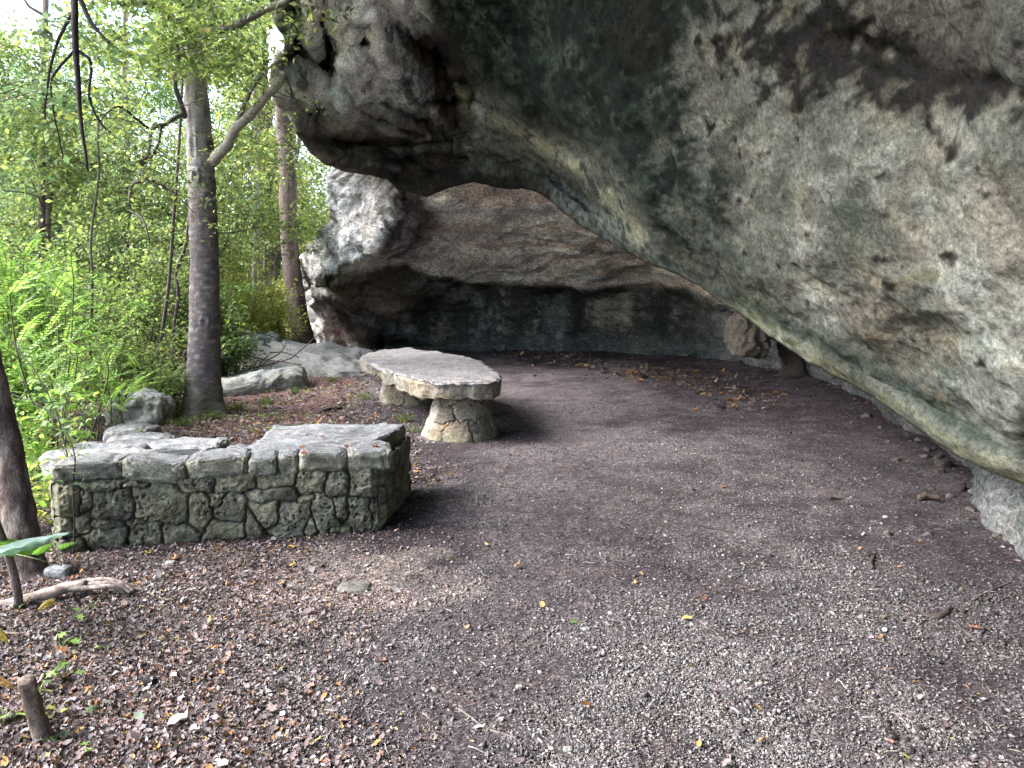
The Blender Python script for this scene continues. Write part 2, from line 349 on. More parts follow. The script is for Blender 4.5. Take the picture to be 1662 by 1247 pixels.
df, pf = sdist(PX, PY, fin); stp = .55*sm(df, -3, 6)*np.exp(-np.clip(df, 0, 999)/48)*sm(pf, .03, .15)*sm(1-pf, 0, .1); dr = dr+stp; groove = groove+stp
def ridge_line(line, amp, width):
    d, p = sdist(PX, PY, line); return amp*np.exp(-(d/width)**2)*sm(p, .0, .12)*sm(1-p, 0, .12)
for ln, am, wd in [([(735, 120), (775, 180), (850, 225), (930, 275), (990, 330), (1040, 390)], -.20, 11), ([(790, 245), (840, 262), (880, 290)], .2, 6), ([(690, -10), (722, 60), (760, 130)], -.25, 12), ([(1000, 300), (1030, 360), (1080, 425)], -.12, 9),
        ([(482, -20), (482, 40), (490, 90)], .7, 10), ([(531, 10), (530, 60), (533, 128)], .9, 15), ([(504, -20), (508, 50), (512, 100)], -.4, 8), ([(552, 10), (548, 60), (551, 110), (545, 150), (570, 190)], -.4, 8), ([(588, 32), (590, 80)], .5, 12), ([(497, 105), (510, 150), (520, 190)], .3, 6), ([(470, 100), (490, 150), (500, 180)], -.25, 8),
        ([(610, 10), (622, 80), (640, 130)], -.3, 14), ([(650, -10), (655, 40)], -.2, 9), ([(450, 120), (470, 160), (500, 195), (560, 215)], .18, 5), ([(480, 205), (560, 232), (650, 236), (735, 232)], .28, 5), ([(520, 250), (600, 262), (690, 255)], .2, 4), ([(560, 160), (620, 195), (700, 225)], .3, 6), ([(445, 95), (470, 92), (490, 80)], .3, 6)]:
    q_ = ridge_line(ln, am, wd); dr = dr+q_; groove = groove+q_
d3, p3 = sdist(PX, PY, [(1180, 480), (1300, 520), (1450, 585), (1570, 640), (1720, 700)])
dr = dr+.28*sm(d3, -10, 45)*sm(PX, 1150, 1300)
d3b, p3b = sdist(PX, PY, [(1290, 560), (1400, 612), (1500, 668), (1600, 725), (1720, 790)]); dr = dr-.06*np.exp(-(d3b/14)**2)*sm(PX, 1250, 1350)
d4, p4 = sdist(PX, PY, [(1330, -140), (1390, -10), (1440, 60), (1520, 125), (1600, 130), (1740, 100)])
dr = dr+.16*sm(d4, -18, 14)*np.exp(-np.clip(d4, 0, 999)/150)
for cx, cy, sx, sy, ro, am in [(540, 108, 13, 42, 8, 1.0), (497, 80, 11, 26, -20, .8), (520, 40, 10, 60, 5, .5), (715, 70, 45, 26, 35, 1.3), (755, 120, 60, 22, 35, .8), (737, 163, 26, 7, 0, .8), (640, 175, 60, 14, 20, .4), (690, 195, 60, 16, 30, .55), (745, 218, 16, 12, 0, .6),
        (590, 60, 30, 60, 0, -.45), (480, 130, 14, 30, 0, -.2), (560, 205, 80, 12, 5, -.12), (1470, 95, 120, 25, 15, .3), (835, 225, 22, 8, 25, .45), (620, 262, 60, 6, 3, .15), (570, 228, 70, 5, 3, .12), (650, 100, 20, 60, -10, -.25), (875, 190, 20, 8, 30, .3),
        (1430, 330, 90, 120, 0, -.12), (1230, 190, 60, 100, 30, -.1), (1540, 470, 60, 40, 0, -.08)]:
    dr = dr+am*blob(PX, PY, cx, cy, sx, sy, ro)
dr = dr*sm(np.arange(len(tsA)), 1, 16)[:, None]
PA = ORI+UA*(rA+dr*np.where(vis, 1, 0))[..., None]
NA = normals(PA)
lobe = sm(900-PX, 0, 150)*sm(PY, -400, -200)           # rugged part left of the smooth face
lobe = np.maximum(lobe, .8*sm(-sdist(PX, PY, face)[0], 0, 0+1e-6)*0)
low = .16*fbm(PA*.55, 3)+.055*fbm(PA*1.7+3, 4)
flute = ridged(PA*np.array([2.2, 2.2, .35])+fbm(PA*.9, 2)[..., None]*.8, 4)
strata = ridged(PA*np.array([.5, .5, 3.2])+fbm(PA*.8, 2)[..., None]*.5, 3)
fine_ = .02*fbm(PA*6, 4)+.012*ridged(PA*9, 3)
under = sm(PY, 190, 240)*lobe
disp = low+fine_+lobe*(.15*(flute-.4)*(1-under)+.04*(ridged(PA*np.array([6, 6, 1.3])+fbm(PA*2, 2)[..., None], 4)-.4)*(1-under)+.17*(strata-.3)*(under+.25)+.035*fbm(PA*4, 4))+(1-lobe)*(.05*ridged(PA*np.array([1.6, .7, 1.6]), 5))
edgefade = sm(np.arange(len(tsA)), 0, 5)[:, None]*.6+.4
PA = PA+NA*(disp*edgefade)[..., None]
# thickness: roll under behind the lip, then unseen rows added to block the sky
out = UA[0]-UA[3]; out /= np.linalg.norm(out, axis=1)[:, None]
rows = []
for a, b in [(9, -.0), (5, -.0), (2.2, .0), (1.0, .04), (.45, .05), (.18, .04)]:
    rows.append(PA[0]+UA[0]*a-out*b*2+np.array([0, 0, .10])*a+.05*min(a, 1)*fbm(PA[0]*3+a, 3)[:, None])
PAx = np.concatenate([np.array(rows), PA]); nx = len(rows)
pxa, pya = proj(PAx); P = PAx; pad = lambda a: np.vstack([np.repeat(a[:1], nx, 0), a]); FL = pad(flute); GV = pad(groove)
Q = P*np.array([1, .42, 1]); n_lo = fbm(Q*1.0+2, 4); n_md = fbm(Q*3.0+7, 5); n_hi = fbm(Q*11+1, 4)
grey = np.broadcast_to(np.array([.20, .205, .185]), P.shape)
c = mix(grey, (.33, .33, .305), sm(n_md+.4*n_hi, -.1, .5)); c = mix(c, (.12, .115, .10), sm(n_lo-.2*n_hi, .0, .6)*.6)
c = mix(c, (.15, .125, .10), sm(n_lo, -.1, -.5)*.5)
nrm = (pxa-1150)+.35*(pya-250)*0+160*n_lo+90*n_md+50*n_hi
green = sm(-nrm, -60, 60)*sm(-sdist(pxa, pya, face)[0]+25*n_md, -25, 25)
green = np.maximum(green, .9*sm(-sdist(pxa, pya, [(900, 250), (1050, 330), (1180, 440), (1300, 540)])[0]*0+1, 0, 1)*blob(pxa, pya, 1150, 400, 150, 60, 42)*sm(n_md, -.5, .2))
gcol = mix(mix(np.broadcast_to(np.array([.020, .029, .026]), P.shape), (.060, .082, .072), sm(n_md+.6*n_hi, -.2, .4)), (.17, .18, .155), sm(n_hi+.5*n_md, .2, .6)*.7)
gcol = mix(gcol, (.012, .014, .013), .8*sm(blob(pxa, pya, 1030, 60, 90, 130, 10)+.5*n_md, .3, .9))
c = mix(c, gcol, green)
c = mix(c, (.27, .21, .12), .6*sm(fbm(Q*2.4+40, 4)+.3*n_hi, .22, .5)*sm(pxa, 1250, 1400)*sm(pya, 260, 400))
c = mix(c, (.40, .41, .385), .8*sm(fbm(Q*1.8+60, 5)+.4*n_hi, .1, .4)*sm(pxa, 1180, 1300)*sm(pya, 100, 250))
c = mix(c, (.29, .25, .14), .55*sm(blob(pxa, pya, 1505, 450, 44, 30)+.7*n_md+.5*n_hi, .35, .9)); c = mix(c, (.27, .22, .15), .5*sm(blob(pxa, pya, 1455, 468, 52, 16, 15)+.7*n_md+.5*n_hi, .35, .9))
c = mix(c, (.29, .25, .16), .5*sm(blob(pxa, pya, 1540, 540, 50, 36)+.7*n_md+.5*n_hi, .35, .9)); c = mix(c, (.36, .31, .21), .5*sm(blob(pxa, pya, 1395, 400, 34, 50)+.7*n_md+.5*n_hi, .35, .9))
c = mix(c, (.105, .115, .10), .75*sm(fbm(Q*1.3+90, 5)+.25*n_hi, .02, .35)*sm(pxa, 1150, 1250)); c = mix(c, (.46, .47, .44), .7*sm(fbm(Q*np.array([1.6, 1.6, .7])+120, 5)+.3*n_hi, .12, .4)*sm(pxa, 1200, 1300)); c = mix(c, (.24, .20, .17), .5*sm(fbm(Q*1.1+150, 4)+.2*n_hi, .15, .4)*sm(pxa, 1150, 1250))
c = mix(c, (.26, .21, .16), .7*sm(blob(pxa, pya, 1275, 20, 26, 24)+.25*n_hi, .3, .5))
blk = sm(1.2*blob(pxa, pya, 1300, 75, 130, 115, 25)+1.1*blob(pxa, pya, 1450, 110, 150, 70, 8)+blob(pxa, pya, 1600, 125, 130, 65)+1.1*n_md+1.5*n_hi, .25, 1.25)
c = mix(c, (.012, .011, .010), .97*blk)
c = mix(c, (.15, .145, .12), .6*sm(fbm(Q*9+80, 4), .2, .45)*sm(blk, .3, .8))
c = mix(c, (.115, .105, .10), .7*sm(-sdist(pxa, pya, [(1390, -10), (1440, 60), (1520, 125), (1600, 130), (1740, 100)])[0], -5, 25)*sm(pxa, 1300, 1400))
c = mix(c, (.045, .07, .058), .8*np.exp(-((sdist(pxa, pya, [(1200, 490), (1350, 565), (1450, 615), (1560, 690), (1700, 760)])[0]+12*n_md)/15)**2))
c = mix(c, (.30, .31, .19), .6*np.exp(-((sdist(pxa, pya, [(1200, 500), (1300, 572), (1420, 640), (1560, 728), (1700, 800)])[0]+6*n_md)/12)**2)*sm(n_hi, -.4, .2))
# rugged lobe
lob = sm(sdist(pxa, pya, face)[0]+20*n_md, -10, 20)
s2 = ridged(P*np.array([6, 6, 1.2])+n_md[..., None]*.6, 4); lc = mix(np.broadcast_to(np.array([.21, .21, .195]), P.shape), (.56, .56, .54), sm(.6*FL+.6*s2+.4*n_hi-1.2*np.clip(GV, -.3, 1), .15, .55)); lc = mix(lc, (.04, .043, .043), sm(fbm(P*np.array([1.6, 1.6, .5])+5, 4)+.5*n_md-.3*s2, .05, .3)*.85)
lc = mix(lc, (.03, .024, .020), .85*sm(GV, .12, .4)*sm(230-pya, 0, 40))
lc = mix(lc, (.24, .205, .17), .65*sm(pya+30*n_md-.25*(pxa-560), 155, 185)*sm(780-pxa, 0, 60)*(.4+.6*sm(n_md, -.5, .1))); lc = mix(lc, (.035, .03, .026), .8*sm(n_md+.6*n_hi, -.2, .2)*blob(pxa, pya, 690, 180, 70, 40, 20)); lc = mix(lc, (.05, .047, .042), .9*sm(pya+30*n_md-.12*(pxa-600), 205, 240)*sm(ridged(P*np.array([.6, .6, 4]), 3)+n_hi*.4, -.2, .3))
lc = mix(lc, (.26, .18, .14), .5*sm(ridged(P*np.array([.5, .5, 5])+3, 3), .45, .7)*sm(pya, 170, 240)*sm(760-pxa, 0, 60))
lc = mix(lc, (.055, .04, .03), .9*sm(blob(pxa, pya, 725, 100, 85, 42, 38)+.8*blob(pxa, pya, 745, 185, 50, 30, 40)+.3*n_md, .3, .7))
lc = mix(lc, mix(np.broadcast_to(np.array([.045, .05, .045]), P.shape), (.17, .175, .15), sm(s2+.6*n_hi, .3, .8)), .9*sm(pxa-.3*(260-pya), 745, 775))
lc = mix(lc, (.36, .34, .24), .7*sm(s2+n_md, .1, .5)*np.exp(-((sdist(pxa, pya, [(728, 113), (760, 175), (850, 222), (930, 268), (990, 325), (1040, 390)])[0]+8*n_md)/13)**2)*sm(pya, 100, 130))
lc = mix(lc, (.34, .33, .25), .25*blob(pxa, pya, 850, 260, 130, 24, 38)*sm(n_md, -.3, .2))
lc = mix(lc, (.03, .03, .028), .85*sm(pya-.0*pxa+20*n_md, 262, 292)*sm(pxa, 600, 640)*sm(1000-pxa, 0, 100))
lc = mix(lc, (.20, .22, .225), .85*blob(pxa, pya, 930, 335, 60, 26, 38)*sm(n_hi, -.3, .3))
c = mix(c, lc, lob*sm(1250-pxa, 0, 200))
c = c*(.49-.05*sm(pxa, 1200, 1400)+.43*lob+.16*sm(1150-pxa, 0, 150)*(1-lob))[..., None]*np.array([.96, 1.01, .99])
c = c*(1+1.0*sm(690-pxa, -40, 60)*sm(190-pya, -20, 70))[..., None]*mix(np.ones(P.shape), (.96, 1., 1.05), lob)  # nose brightened in the colour to make up for its dim lighting
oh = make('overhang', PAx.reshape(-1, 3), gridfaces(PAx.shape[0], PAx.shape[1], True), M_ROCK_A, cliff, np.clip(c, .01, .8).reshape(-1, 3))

# --- the chamber behind it: outer corner, ceiling, back wall
loopB_px = [(540, 284, 16.6), (548, 296, 16.4), (530, 318, 16.8), (534, 350, 17), (518, 384, 18), (492, 412, 19.5), (484, 440, 20.5), (474, 470, 22), (463, 500, 24), (464, 540, 25.5), (468, 600, 25), (560, 640, 21.4), (700, 650, 20.6), (900, 650, 20), (1100, 650, 18.8),
    (1250, 680, 15.3), (1400, 760, 11.2), (1500, 830, 9.1), (1560, 880, 7.4), (1620, 960, 6.1), (1662, 1050, 5.15), (1760, 1300, 3.95), (1900, 1700, 3.0)]
loopB_x = [(3.6, .6, -.5), (4.0, .2, 1.0), (4.6, .6, 3.2)]
loopB_t = [(2100, 150, 5.0), (1800, 180, 6.4), (1662, 200, 7.2), (1400, 200, 9), (1100, 90, 11.8), (850, 110, 13.0), (740, 200, 13.9), (660, 240, 14.6), (590, 235, 15.4)]
loopB = np.array([W(*p) for p in loopB_px]+[np.array(p, float) for p in loopB_x]+[W(*p) for p in loopB_t])
ctrl_px = [(560, 560, 21.5), (650, 566, 20.8), (760, 568, 20.4), (900, 568, 20), (1050, 572, 19.3), (1130, 575, 18.5), (1190, 585, 17), (1280, 605, 14.5), (1340, 620, 13), (1450, 680, 9.4), (1530, 720, 7.6), (1570, 745, 6.7), (1620, 800, 5.7), (1662, 860, 4.85), (1750, 1000, 3.75),
    (700, 500, 20.2), (760, 460, 19.4), (900, 462, 19.2), (1050, 472, 18.7), (1130, 482, 18), (1200, 520, 16.4), (1280, 560, 14.2), (800, 432, 18.2), (1000, 432, 17.9), (800, 380, 16.3), (1000, 392, 16), (750, 325, 15), (870, 325, 14.8), (1100, 442, 17.5), (900, 440, 18.2), (960, 445, 18.2),
    (800, 200, 13.7), (1000, 200, 12.8), (1300, 400, 11), (1500, 500, 8), (620, 290, 15.3), (640, 340, 15.1), (628, 385, 15.3), (600, 412, 15.7), (556, 436, 16.6), (580, 340, 15.8), (510, 440, 19), (515, 480, 19.6), (530, 530, 20.6), (480, 500, 23), (475, 540, 24.5),
    (600, 480, 18.8), (650, 430, 17.4), (620, 530, 20), (700, 400, 17), (680, 310, 15.2), (720, 450, 18.6), (575, 480, 18.6), (545, 500, 19.6)]
ctrlB = np.array(list(loopB)+[W(*p) for p in ctrl_px])
wB = np.array([1.0]*24+[.3]*(len(loopB)-24))
tsB = np.concatenate([np.linspace(0, .03, 6)[:-1], np.linspace(.03, 1, 200)])
UB, rB, zB = fan(loopB, wB, W(860, 440, 17), ctrlB, 800, tsB, .0016)
PX, PY = proj(ORI+UB*rB[..., None])
d, p = sdist(PX, PY, [(618, 270), (642, 300), (648, 335), (634, 370), (615, 402), (590, 418), (566, 432), (540, 445)])
drB = .55*sm(-d, -5, 7)*np.exp(-np.clip(-d, 0, 999)/70)
d, p = sdist(PX, PY, [(660, 425), (690, 440), (730, 452), (800, 452), (900, 462), (1000, 462), (1110, 466), (1170, 490)])
drB = drB+.5*sm(d, -4, 7)*np.exp(-np.clip(d, 0, 999)/60)*sm(PX, 650, 720)
d, p = sdist(PX, PY, [(690, 388), (760, 402), (830, 408), (920, 404), (1010, 418), (1100, 436)]); drB = drB+.22*sm(-d, -5, 5)*np.exp(-np.clip(-d, 0, 999)/40)
drB = drB+.7*blob(PX, PY, 620, 555, 5, 16)+.3*blob(PX, PY, 560, 470, 40, 9, 12)-.08*blob(PX, PY, 1000, 510, 45, 26)+.12*blob(PX, PY, 940, 505, 10, 40, 5)+.3*blob(PX, PY, 600, 500, 60, 8, 25)+.35*blob(PX, PY, 540, 462, 40, 6, 8)+.3*blob(PX, PY, 700, 560, 90, 8)
PB = ORI+UB*(rB+drB)[..., None]; NB = normals(PB)
ext = sm(-0.0+sdist(PX, PY, [(618, 230), (642, 300), (648, 335), (634, 370), (615, 402), (566, 432), (520, 470), (560, 540), (570, 620)])[0]*1., -6, 8)
low = .28*fbm(PB*.5+11, 3)+.10*fbm(PB*1.5, 4); st = ridged(PB*np.array([.35, .35, 2.2])+fbm(PB*.5, 2)[..., None]*.6, 4)
PB = PB+NB*(low+.10*st*(1-ext)+ext*(.22*(ridged(PB*np.array([1.2, 1.2, .7])+fbm(PB*1.5, 3)[..., None]*.5, 5)-.4)+.07*fbm(PB*5, 4))+(1-ext)*.05*ridged(PB*np.array([2, 2, 5.]), 3)+.025*fbm(PB*7, 3))[..., None]
out = UB[0]-UB[3]; out /= np.linalg.norm(out, axis=1)[:, None]
rows = [PB[0]+UB[0]*a-out*b for a, b in [(8, .6), (3, .3), (1, .12), (.3, .04)]]
PBx = np.concatenate([np.array(rows), PB]); P = PBx; pxa, pya = proj(P)
n_lo = fbm(P*.6+21, 4); n_md = fbm(P*1.8+7, 4); n_hi = fbm(P*6+1, 4); stv = fbm(P*np.array([1.6, 1.6, .25]), 4); sth = fbm(P*np.array([.3, .3, 3.])+5, 4)
c = mix(np.broadcast_to(np.array([.84, .79, .73]), P.shape), (.93, .92, .89), sm(sth+.4*n_hi, 0, .5)); c = mix(c, (.80, .66, .60), .7*sm(fbm(P*np.array([.3, .3, 2.])+50, 3), .05, .4)); c = mix(c, (.42, .35, .29), .7*sm(-sth+.5*n_md, .1, .5))  # ceiling colour lifted to stand in for missing bounced light
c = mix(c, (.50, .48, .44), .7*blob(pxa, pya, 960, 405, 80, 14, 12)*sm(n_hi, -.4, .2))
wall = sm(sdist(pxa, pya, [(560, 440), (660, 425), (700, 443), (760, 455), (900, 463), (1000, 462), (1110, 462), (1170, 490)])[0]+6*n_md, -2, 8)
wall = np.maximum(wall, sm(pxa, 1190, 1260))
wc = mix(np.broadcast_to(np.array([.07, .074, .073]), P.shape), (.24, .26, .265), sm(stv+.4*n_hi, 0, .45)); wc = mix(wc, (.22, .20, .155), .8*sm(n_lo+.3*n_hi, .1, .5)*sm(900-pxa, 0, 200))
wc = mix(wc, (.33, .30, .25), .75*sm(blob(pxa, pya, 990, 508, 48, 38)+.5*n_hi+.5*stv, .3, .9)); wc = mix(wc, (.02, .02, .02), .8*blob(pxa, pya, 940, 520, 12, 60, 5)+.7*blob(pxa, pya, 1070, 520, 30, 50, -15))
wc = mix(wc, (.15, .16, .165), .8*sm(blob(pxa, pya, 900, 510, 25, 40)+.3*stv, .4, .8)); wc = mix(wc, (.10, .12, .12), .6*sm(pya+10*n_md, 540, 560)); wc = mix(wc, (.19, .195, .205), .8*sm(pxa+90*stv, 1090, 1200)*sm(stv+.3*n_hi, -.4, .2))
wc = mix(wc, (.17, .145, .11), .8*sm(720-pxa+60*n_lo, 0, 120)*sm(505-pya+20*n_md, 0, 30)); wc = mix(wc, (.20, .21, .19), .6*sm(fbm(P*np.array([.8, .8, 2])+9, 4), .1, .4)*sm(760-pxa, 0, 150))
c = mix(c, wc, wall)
arr = sm(-sdist(pxa, pya, [(618, 230), (642, 300), (648, 335), (634, 370), (615, 402), (566, 432)])[0]+5*n_md, -2, 4)*sm(720+30*n_md-pxa+.3*(370-pya), 0, 40)*sm(430-pya, 0, 20)
c = mix(c, mix(np.broadcast_to(np.array([.09, .085, .08]), P.shape), (.42, .42, .43), sm(fbm(P*2.6+3, 4), -.05, .3)), arr*.9)
ec = mix(np.broadcast_to(np.array([.25, .25, .255]), P.shape), (.55, .55, .56), sm(n_md+.5*n_hi, -.3, .2)); ec = mix(ec, (.13, .13, .13), .75*sm(fbm(P*np.array([2.5, 2.5, 1.2])+70, 4), .15, .45)); ec = mix(ec, (.35, .31, .2), .5*sm(blob(pxa, pya, 570, 450, 30, 14), .3, .7))
exm = sm(sdist(pxa, pya, [(618, 230), (642, 300), (648, 335), (634, 370), (615, 402), (590, 418), (566, 432), (524, 455), (530, 485), (548, 520), (580, 556), (590, 640)])[0]+6*n_md, -3, 4)
c = mix(c, ec, exm)
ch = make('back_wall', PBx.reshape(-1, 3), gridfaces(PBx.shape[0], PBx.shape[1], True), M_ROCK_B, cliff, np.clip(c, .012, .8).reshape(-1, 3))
# ================================================================= STONEWORK
def ico(sub):
    import bmesh
    bm = bmesh.new(); bmesh.ops.create_icosphere(bm, subdivisions=sub, radius=1)
    v = np.array([q.co[:] for q in bm.verts]); f = np.array([[x.index for x in p.verts] for p in bm.faces]); bm.free(); return v, f
ICO = {k: ico(k) for k in (1, 2, 3, 5, 6)}
def stone_geo(c, half, yaw=0., tilt=(0, 0), box=.55, amp=.12, nz=2.2, seed=0, sub=5, base=(.2, .19, .165), pale=(.42, .41, .38), dark=(.07, .075, .06), top=None, fine=.02):
    """a rounded, worn block; box 0 = egg, 1 = square-cut. The upper faces may carry another colour."""
    v, f = ICO[sub]; half = np.asarray(half, float)
    e = 1-.75*box; q = np.sign(v)*np.abs(v)**e; q /= np.maximum(1, (np.abs(q)**6).sum(1)**(1/6))[:, None]
    q = q*half; s = float(half.min()); m = float(half.mean())
    n = v/np.linalg.norm(v, axis=1)[:, None]; sd = np.array([seed*7.1, seed*3.3, seed*5.7])
    d = amp*m*(fbm(q*nz/m*.5+sd, 3)+.5*ridged(q*nz/m+sd, 3)-.2)+fine*m*fbm(q*9/m+sd, 4)+fine*.6*m*ridged(q*16/m+sd, 3)
    q = q+n*d[:, None]
    nn = fbm(q*2.5/m+sd, 4); nh = fbm(q*9/m+sd, 3)
    col = mix(np.broadcast_to(np.asarray(base, float), q.shape), pale, sm(nn+.5*nh, -.05, .5)*.8); col = mix(col, dark, sm(-nn+.6*nh, .05, .5)*.8)
    if top is not None: col = mix(col, top, sm(n[:, 2]+.3*nn, .35, .8)*.85)
    cy, sy = math.cos(yaw), math.sin(yaw); a, b = tilt
    Rm = np.array([[cy, -sy, 0], [sy, cy, 0], [0, 0, 1]]) @ np.array([[1, 0, 0], [0, math.cos(a), -math.sin(a)], [0, math.sin(a), math.cos(a)]]) @ np.array([[math.cos(b), 0, math.sin(b)], [0, 1, 0], [-math.sin(b), 0, math.cos(b)]])
    return q @ Rm.T+np.asarray(c, float), f, col
def slab_geo(poly, zt, zb, inset=.06, seed=0, amp=.02, tilt=None, round_=.03, side=(.3, .27, .21), topc=(.46, .45, .46), darkc=(.14, .125, .10), n=220, chips=.03, rag=.02):
    """a thick slab from an outline (x, y) seen from above"""
    poly = np.asarray(poly, float); cen = poly.mean(0)
    L = resample(np.vstack([poly, poly[:1]]), n+1)[:-1]; 
    L = L+rag*np.stack([fbm(np.c_[L*4, np.full(n, seed+.3)], 4), fbm(np.c_[L*4, np.full(n, seed+9.3)], 4)], -1)
    rows = []; t_in = np.linspace(.02, 1, 46)
    for t in t_in: rows.append(np.c_[cen+(L-cen)*t*(1-round_/np.linalg.norm(L-cen, axis=1)[:, None]*0), np.full(n, zt)])
    for k in range(1, 25):
        t = k/24; ins = inset*t**1.5
        rows.append(np.c_[cen+(L-cen)*(1-ins/np.linalg.norm(L-cen, axis=1)[:, None]), np.full(n, zt+(zb-zt)*t)])
    for t in np.linspace(.95, .05, 8): q = rows[45+24]; rows.append(np.c_[cen+(q[:, :2]-cen)*t, np.full(n, zb)])
    P = np.array(rows); a = np.roll(P, -1, 1)-np.roll(P, 1, 1); b = np.gradient(P, axis=0); N = np.cross(a, b); N /= np.linalg.norm(N, axis=2)[..., None]+1e-9
    if N[10, :, 2].mean() < 0: N = -N
    N[:43] = (0, 0, 1); N[72:] = (0, 0, -1)
    sd = np.array([seed*3.1, seed*1.7, seed*5.])
    disp = amp*fbm(P*2.2+sd, 4)+.35*amp*fbm(P*12+sd, 4)
    k = np.arange(len(P))[:, None]; sidem = ((k > 43) & (k < 72)).astype(float)
    disp = disp+sidem*chips*(.8*ridged(P*np.array([1.5, 1.5, 1.2])+sd, 5)+.5*fbm(P*np.array([5, 5, 4])+sd, 4)-.5)-.5*round_*np.exp(-((k-46)/2.2)**2)
    P = P+N*disp[..., None]
    if tilt is not None: P[..., 2] += (P[..., 0]-cen[0])*tilt[0]+(P[..., 1]-cen[1])*tilt[1]
    nn = fbm(P*3+sd, 4); nh = fbm(P*11+sd, 3)
    tc = mix(np.broadcast_to(np.asarray(topc, float), P.shape), np.asarray(topc)*.55, sm(nn+.6*nh, .1, .6)*.8); sc = mix(np.broadcast_to(np.asarray(side, float), P.shape), darkc, sm(nn+.6*nh, -.1, .5)*.75)
    col = mix(tc, sc, sm(k+2*nn, 44.5, 48.5))
    return P.reshape(-1, 3), gridfaces(len(P), n, True), col.reshape(-1, 3)
def relief(seeds, s, z, aspect=1., gap=.13, depth=.06, warp=.016, seed=0):
    """seeds (s, z, half width, half height): cell id, bulge height (m) for points s, z (m)"""
    q = np.stack([s*7, z*7, np.full_like(s, seed*3.)], -1)
    s = s+warp*fbm(q, 3)*2; z = z+warp*fbm(q+30, 3)*2
    D = []
    for (a, b, wd, h) in seeds: D.append((np.abs((s-a)/wd)**4.5+np.abs((z-b)/h)**4.5)**(1/4.5))
    D = np.array(D); k = np.argmin(D, 0); Ds = np.sort(D, 0); e = Ds[1]-Ds[0]
    return k, depth*sm(e, 0, gap*2)**.6*(1-.25*np.clip(Ds[0], 0, 1.3)**2)-.6*depth*sm(Ds[0], 1.15, 1.6), e

# ---------------------------------------------------------------- low wall with the stone platform
A0 = np.array([-2.80, 4.58]); A1 = np.array([-.905, 5.03]); A2 = np.array([-.84, 6.0]); A3 = np.array([-1.86, 6.05]); A4 = np.array([-1.83, 5.13]); A5 = np.array([-2.80, 4.98])
Lf = np.linalg.norm(A1-A0)
px_st = [(98, 817, 25, 27), (133, 813, 9, 19), (175, 823, 31, 25), (252, 823, 42, 36), (165, 788, 33, 8), (210, 787, 22, 6), (301, 792, 27, 13), (368, 790, 32, 11), (337, 817, 15, 14), (308, 838, 18, 30), (362, 832, 25, 22),
    (168, 855, 22, 9), (160, 880, 36, 18), (128, 857, 14, 16), (224, 873, 28, 29), (272, 875, 31, 17), (345, 870, 32, 14), (100, 862, 20, 20), (437, 788, 31, 12), (495, 792, 25, 15), (539, 799, 19, 18), (545, 832, 13, 17), (593, 796, 30, 21),
    (429, 811, 40, 11), (483, 818, 13, 5), (414, 842, 31, 18), (396, 853, 13, 25), (460, 849, 27, 24), (514, 844, 20, 29), (576, 842, 20, 23), (610, 842, 12, 24), (541, 870, 17, 5), (495, 862, 12, 12), (105, 895, 26, 14), (330, 893, 20, 8)]
H = .45; rc = np.random.default_rng(3)
seeds = []
for x_, y_, a, b in px_st:
    f = (x_-84)/(608-84); yb = 908+(868-908)*f; yt = 775+(768-775)*f; k = H/(yb-yt); seeds.append((f*Lf, (yb-y_)*k, a/(608-84)*Lf, b*k))
tone = np.random.default_rng(5).uniform(.8, 1.3, 80)
def face_panel(p0, p1, nrm, seeds, nz_=110, ns=None, depth=.052, seed=0, h=H):
    L = np.linalg.norm(p1-p0); ns = ns or int(L/.006); s, z = np.meshgrid(np.linspace(0, L, ns), np.linspace(-.06, h, nz_))
    k, hb, e = relief(seeds, s, z, depth=depth, seed=seed)
    P = np.stack([p0[0]+(p1-p0)[0]*s/L, p0[1]+(p1-p0)[1]*s/L, z], -1)
    q = P*1.; hb = hb+.016*fbm(q*8, 4)+.009*ridged(q*22, 4)-.02*sm(fbm(q*38+9, 2), .18, .45)*sm(fbm(q*5+3, 2), -.1, .2)
    fade = sm(np.minimum(s, L-s), 0, .05)
    P = P+np.array([nrm[0], nrm[1], 0])*(hb-(1-fade)*.035)[..., None]
    nn = fbm(q*6, 4); nh = fbm(q*22, 3); t = tone[k % 80]
    c = mix(np.broadcast_to(np.array([.105, .105, .083]), P.shape)*t[..., None], (.23, .24, .19), sm(nn+.7*nh, .05, .5)*.75)
    c = mix(c, (.035, .037, .028), sm(-nn+.4*nh, .1, .5)*.7); c = mix(c, (.17, .175, .115), .4*(tone[(k*3+1) % 80] > 1.12)); c = mix(c, (.055, .053, .045), sm(-e, -.14, -.02)*.85*sm(fbm(q*7+50, 3), -.5, .1))
    return P.reshape(-1, 3), gridfaces(nz_, ns), c.reshape(-1, 3)
def rand_seeds(L, h, rng, rows=3):
    out = []; z = 0
    for r_ in range(rows):
        hh = h/rows; s = 0
        while s < L:
            wd = rng.uniform(.12, .3); out.append((s+wd/2, z+hh/2+rng.uniform(-.02, .02), wd/2, hh/2*rng.uniform(.85, 1.1))); s += wd
        z += hh
    return out
wl = thing('stone_wall', (-1.8, 5.1, 0), 'low mossy rubble stone wall ending in a square pale-topped platform', 'stone wall')
rg = np.random.default_rng(8)
def nrm2(a, b): d = (b-a)/np.linalg.norm(b-a); return np.array([d[1], -d[0]])
parts = [face_panel(A0, A1, nrm2(A0, A1), seeds, seed=1)]
for a, b in ((A1, A2), (A2, A3), (A3, A4), (A4, A5), (A5, A0)):
    L = np.linalg.norm(b-a); parts.append(face_panel(a, b, nrm2(a, b), rand_seeds(L, H, rg), ns=int(L/.012), nz_=70, seed=L, depth=.045))
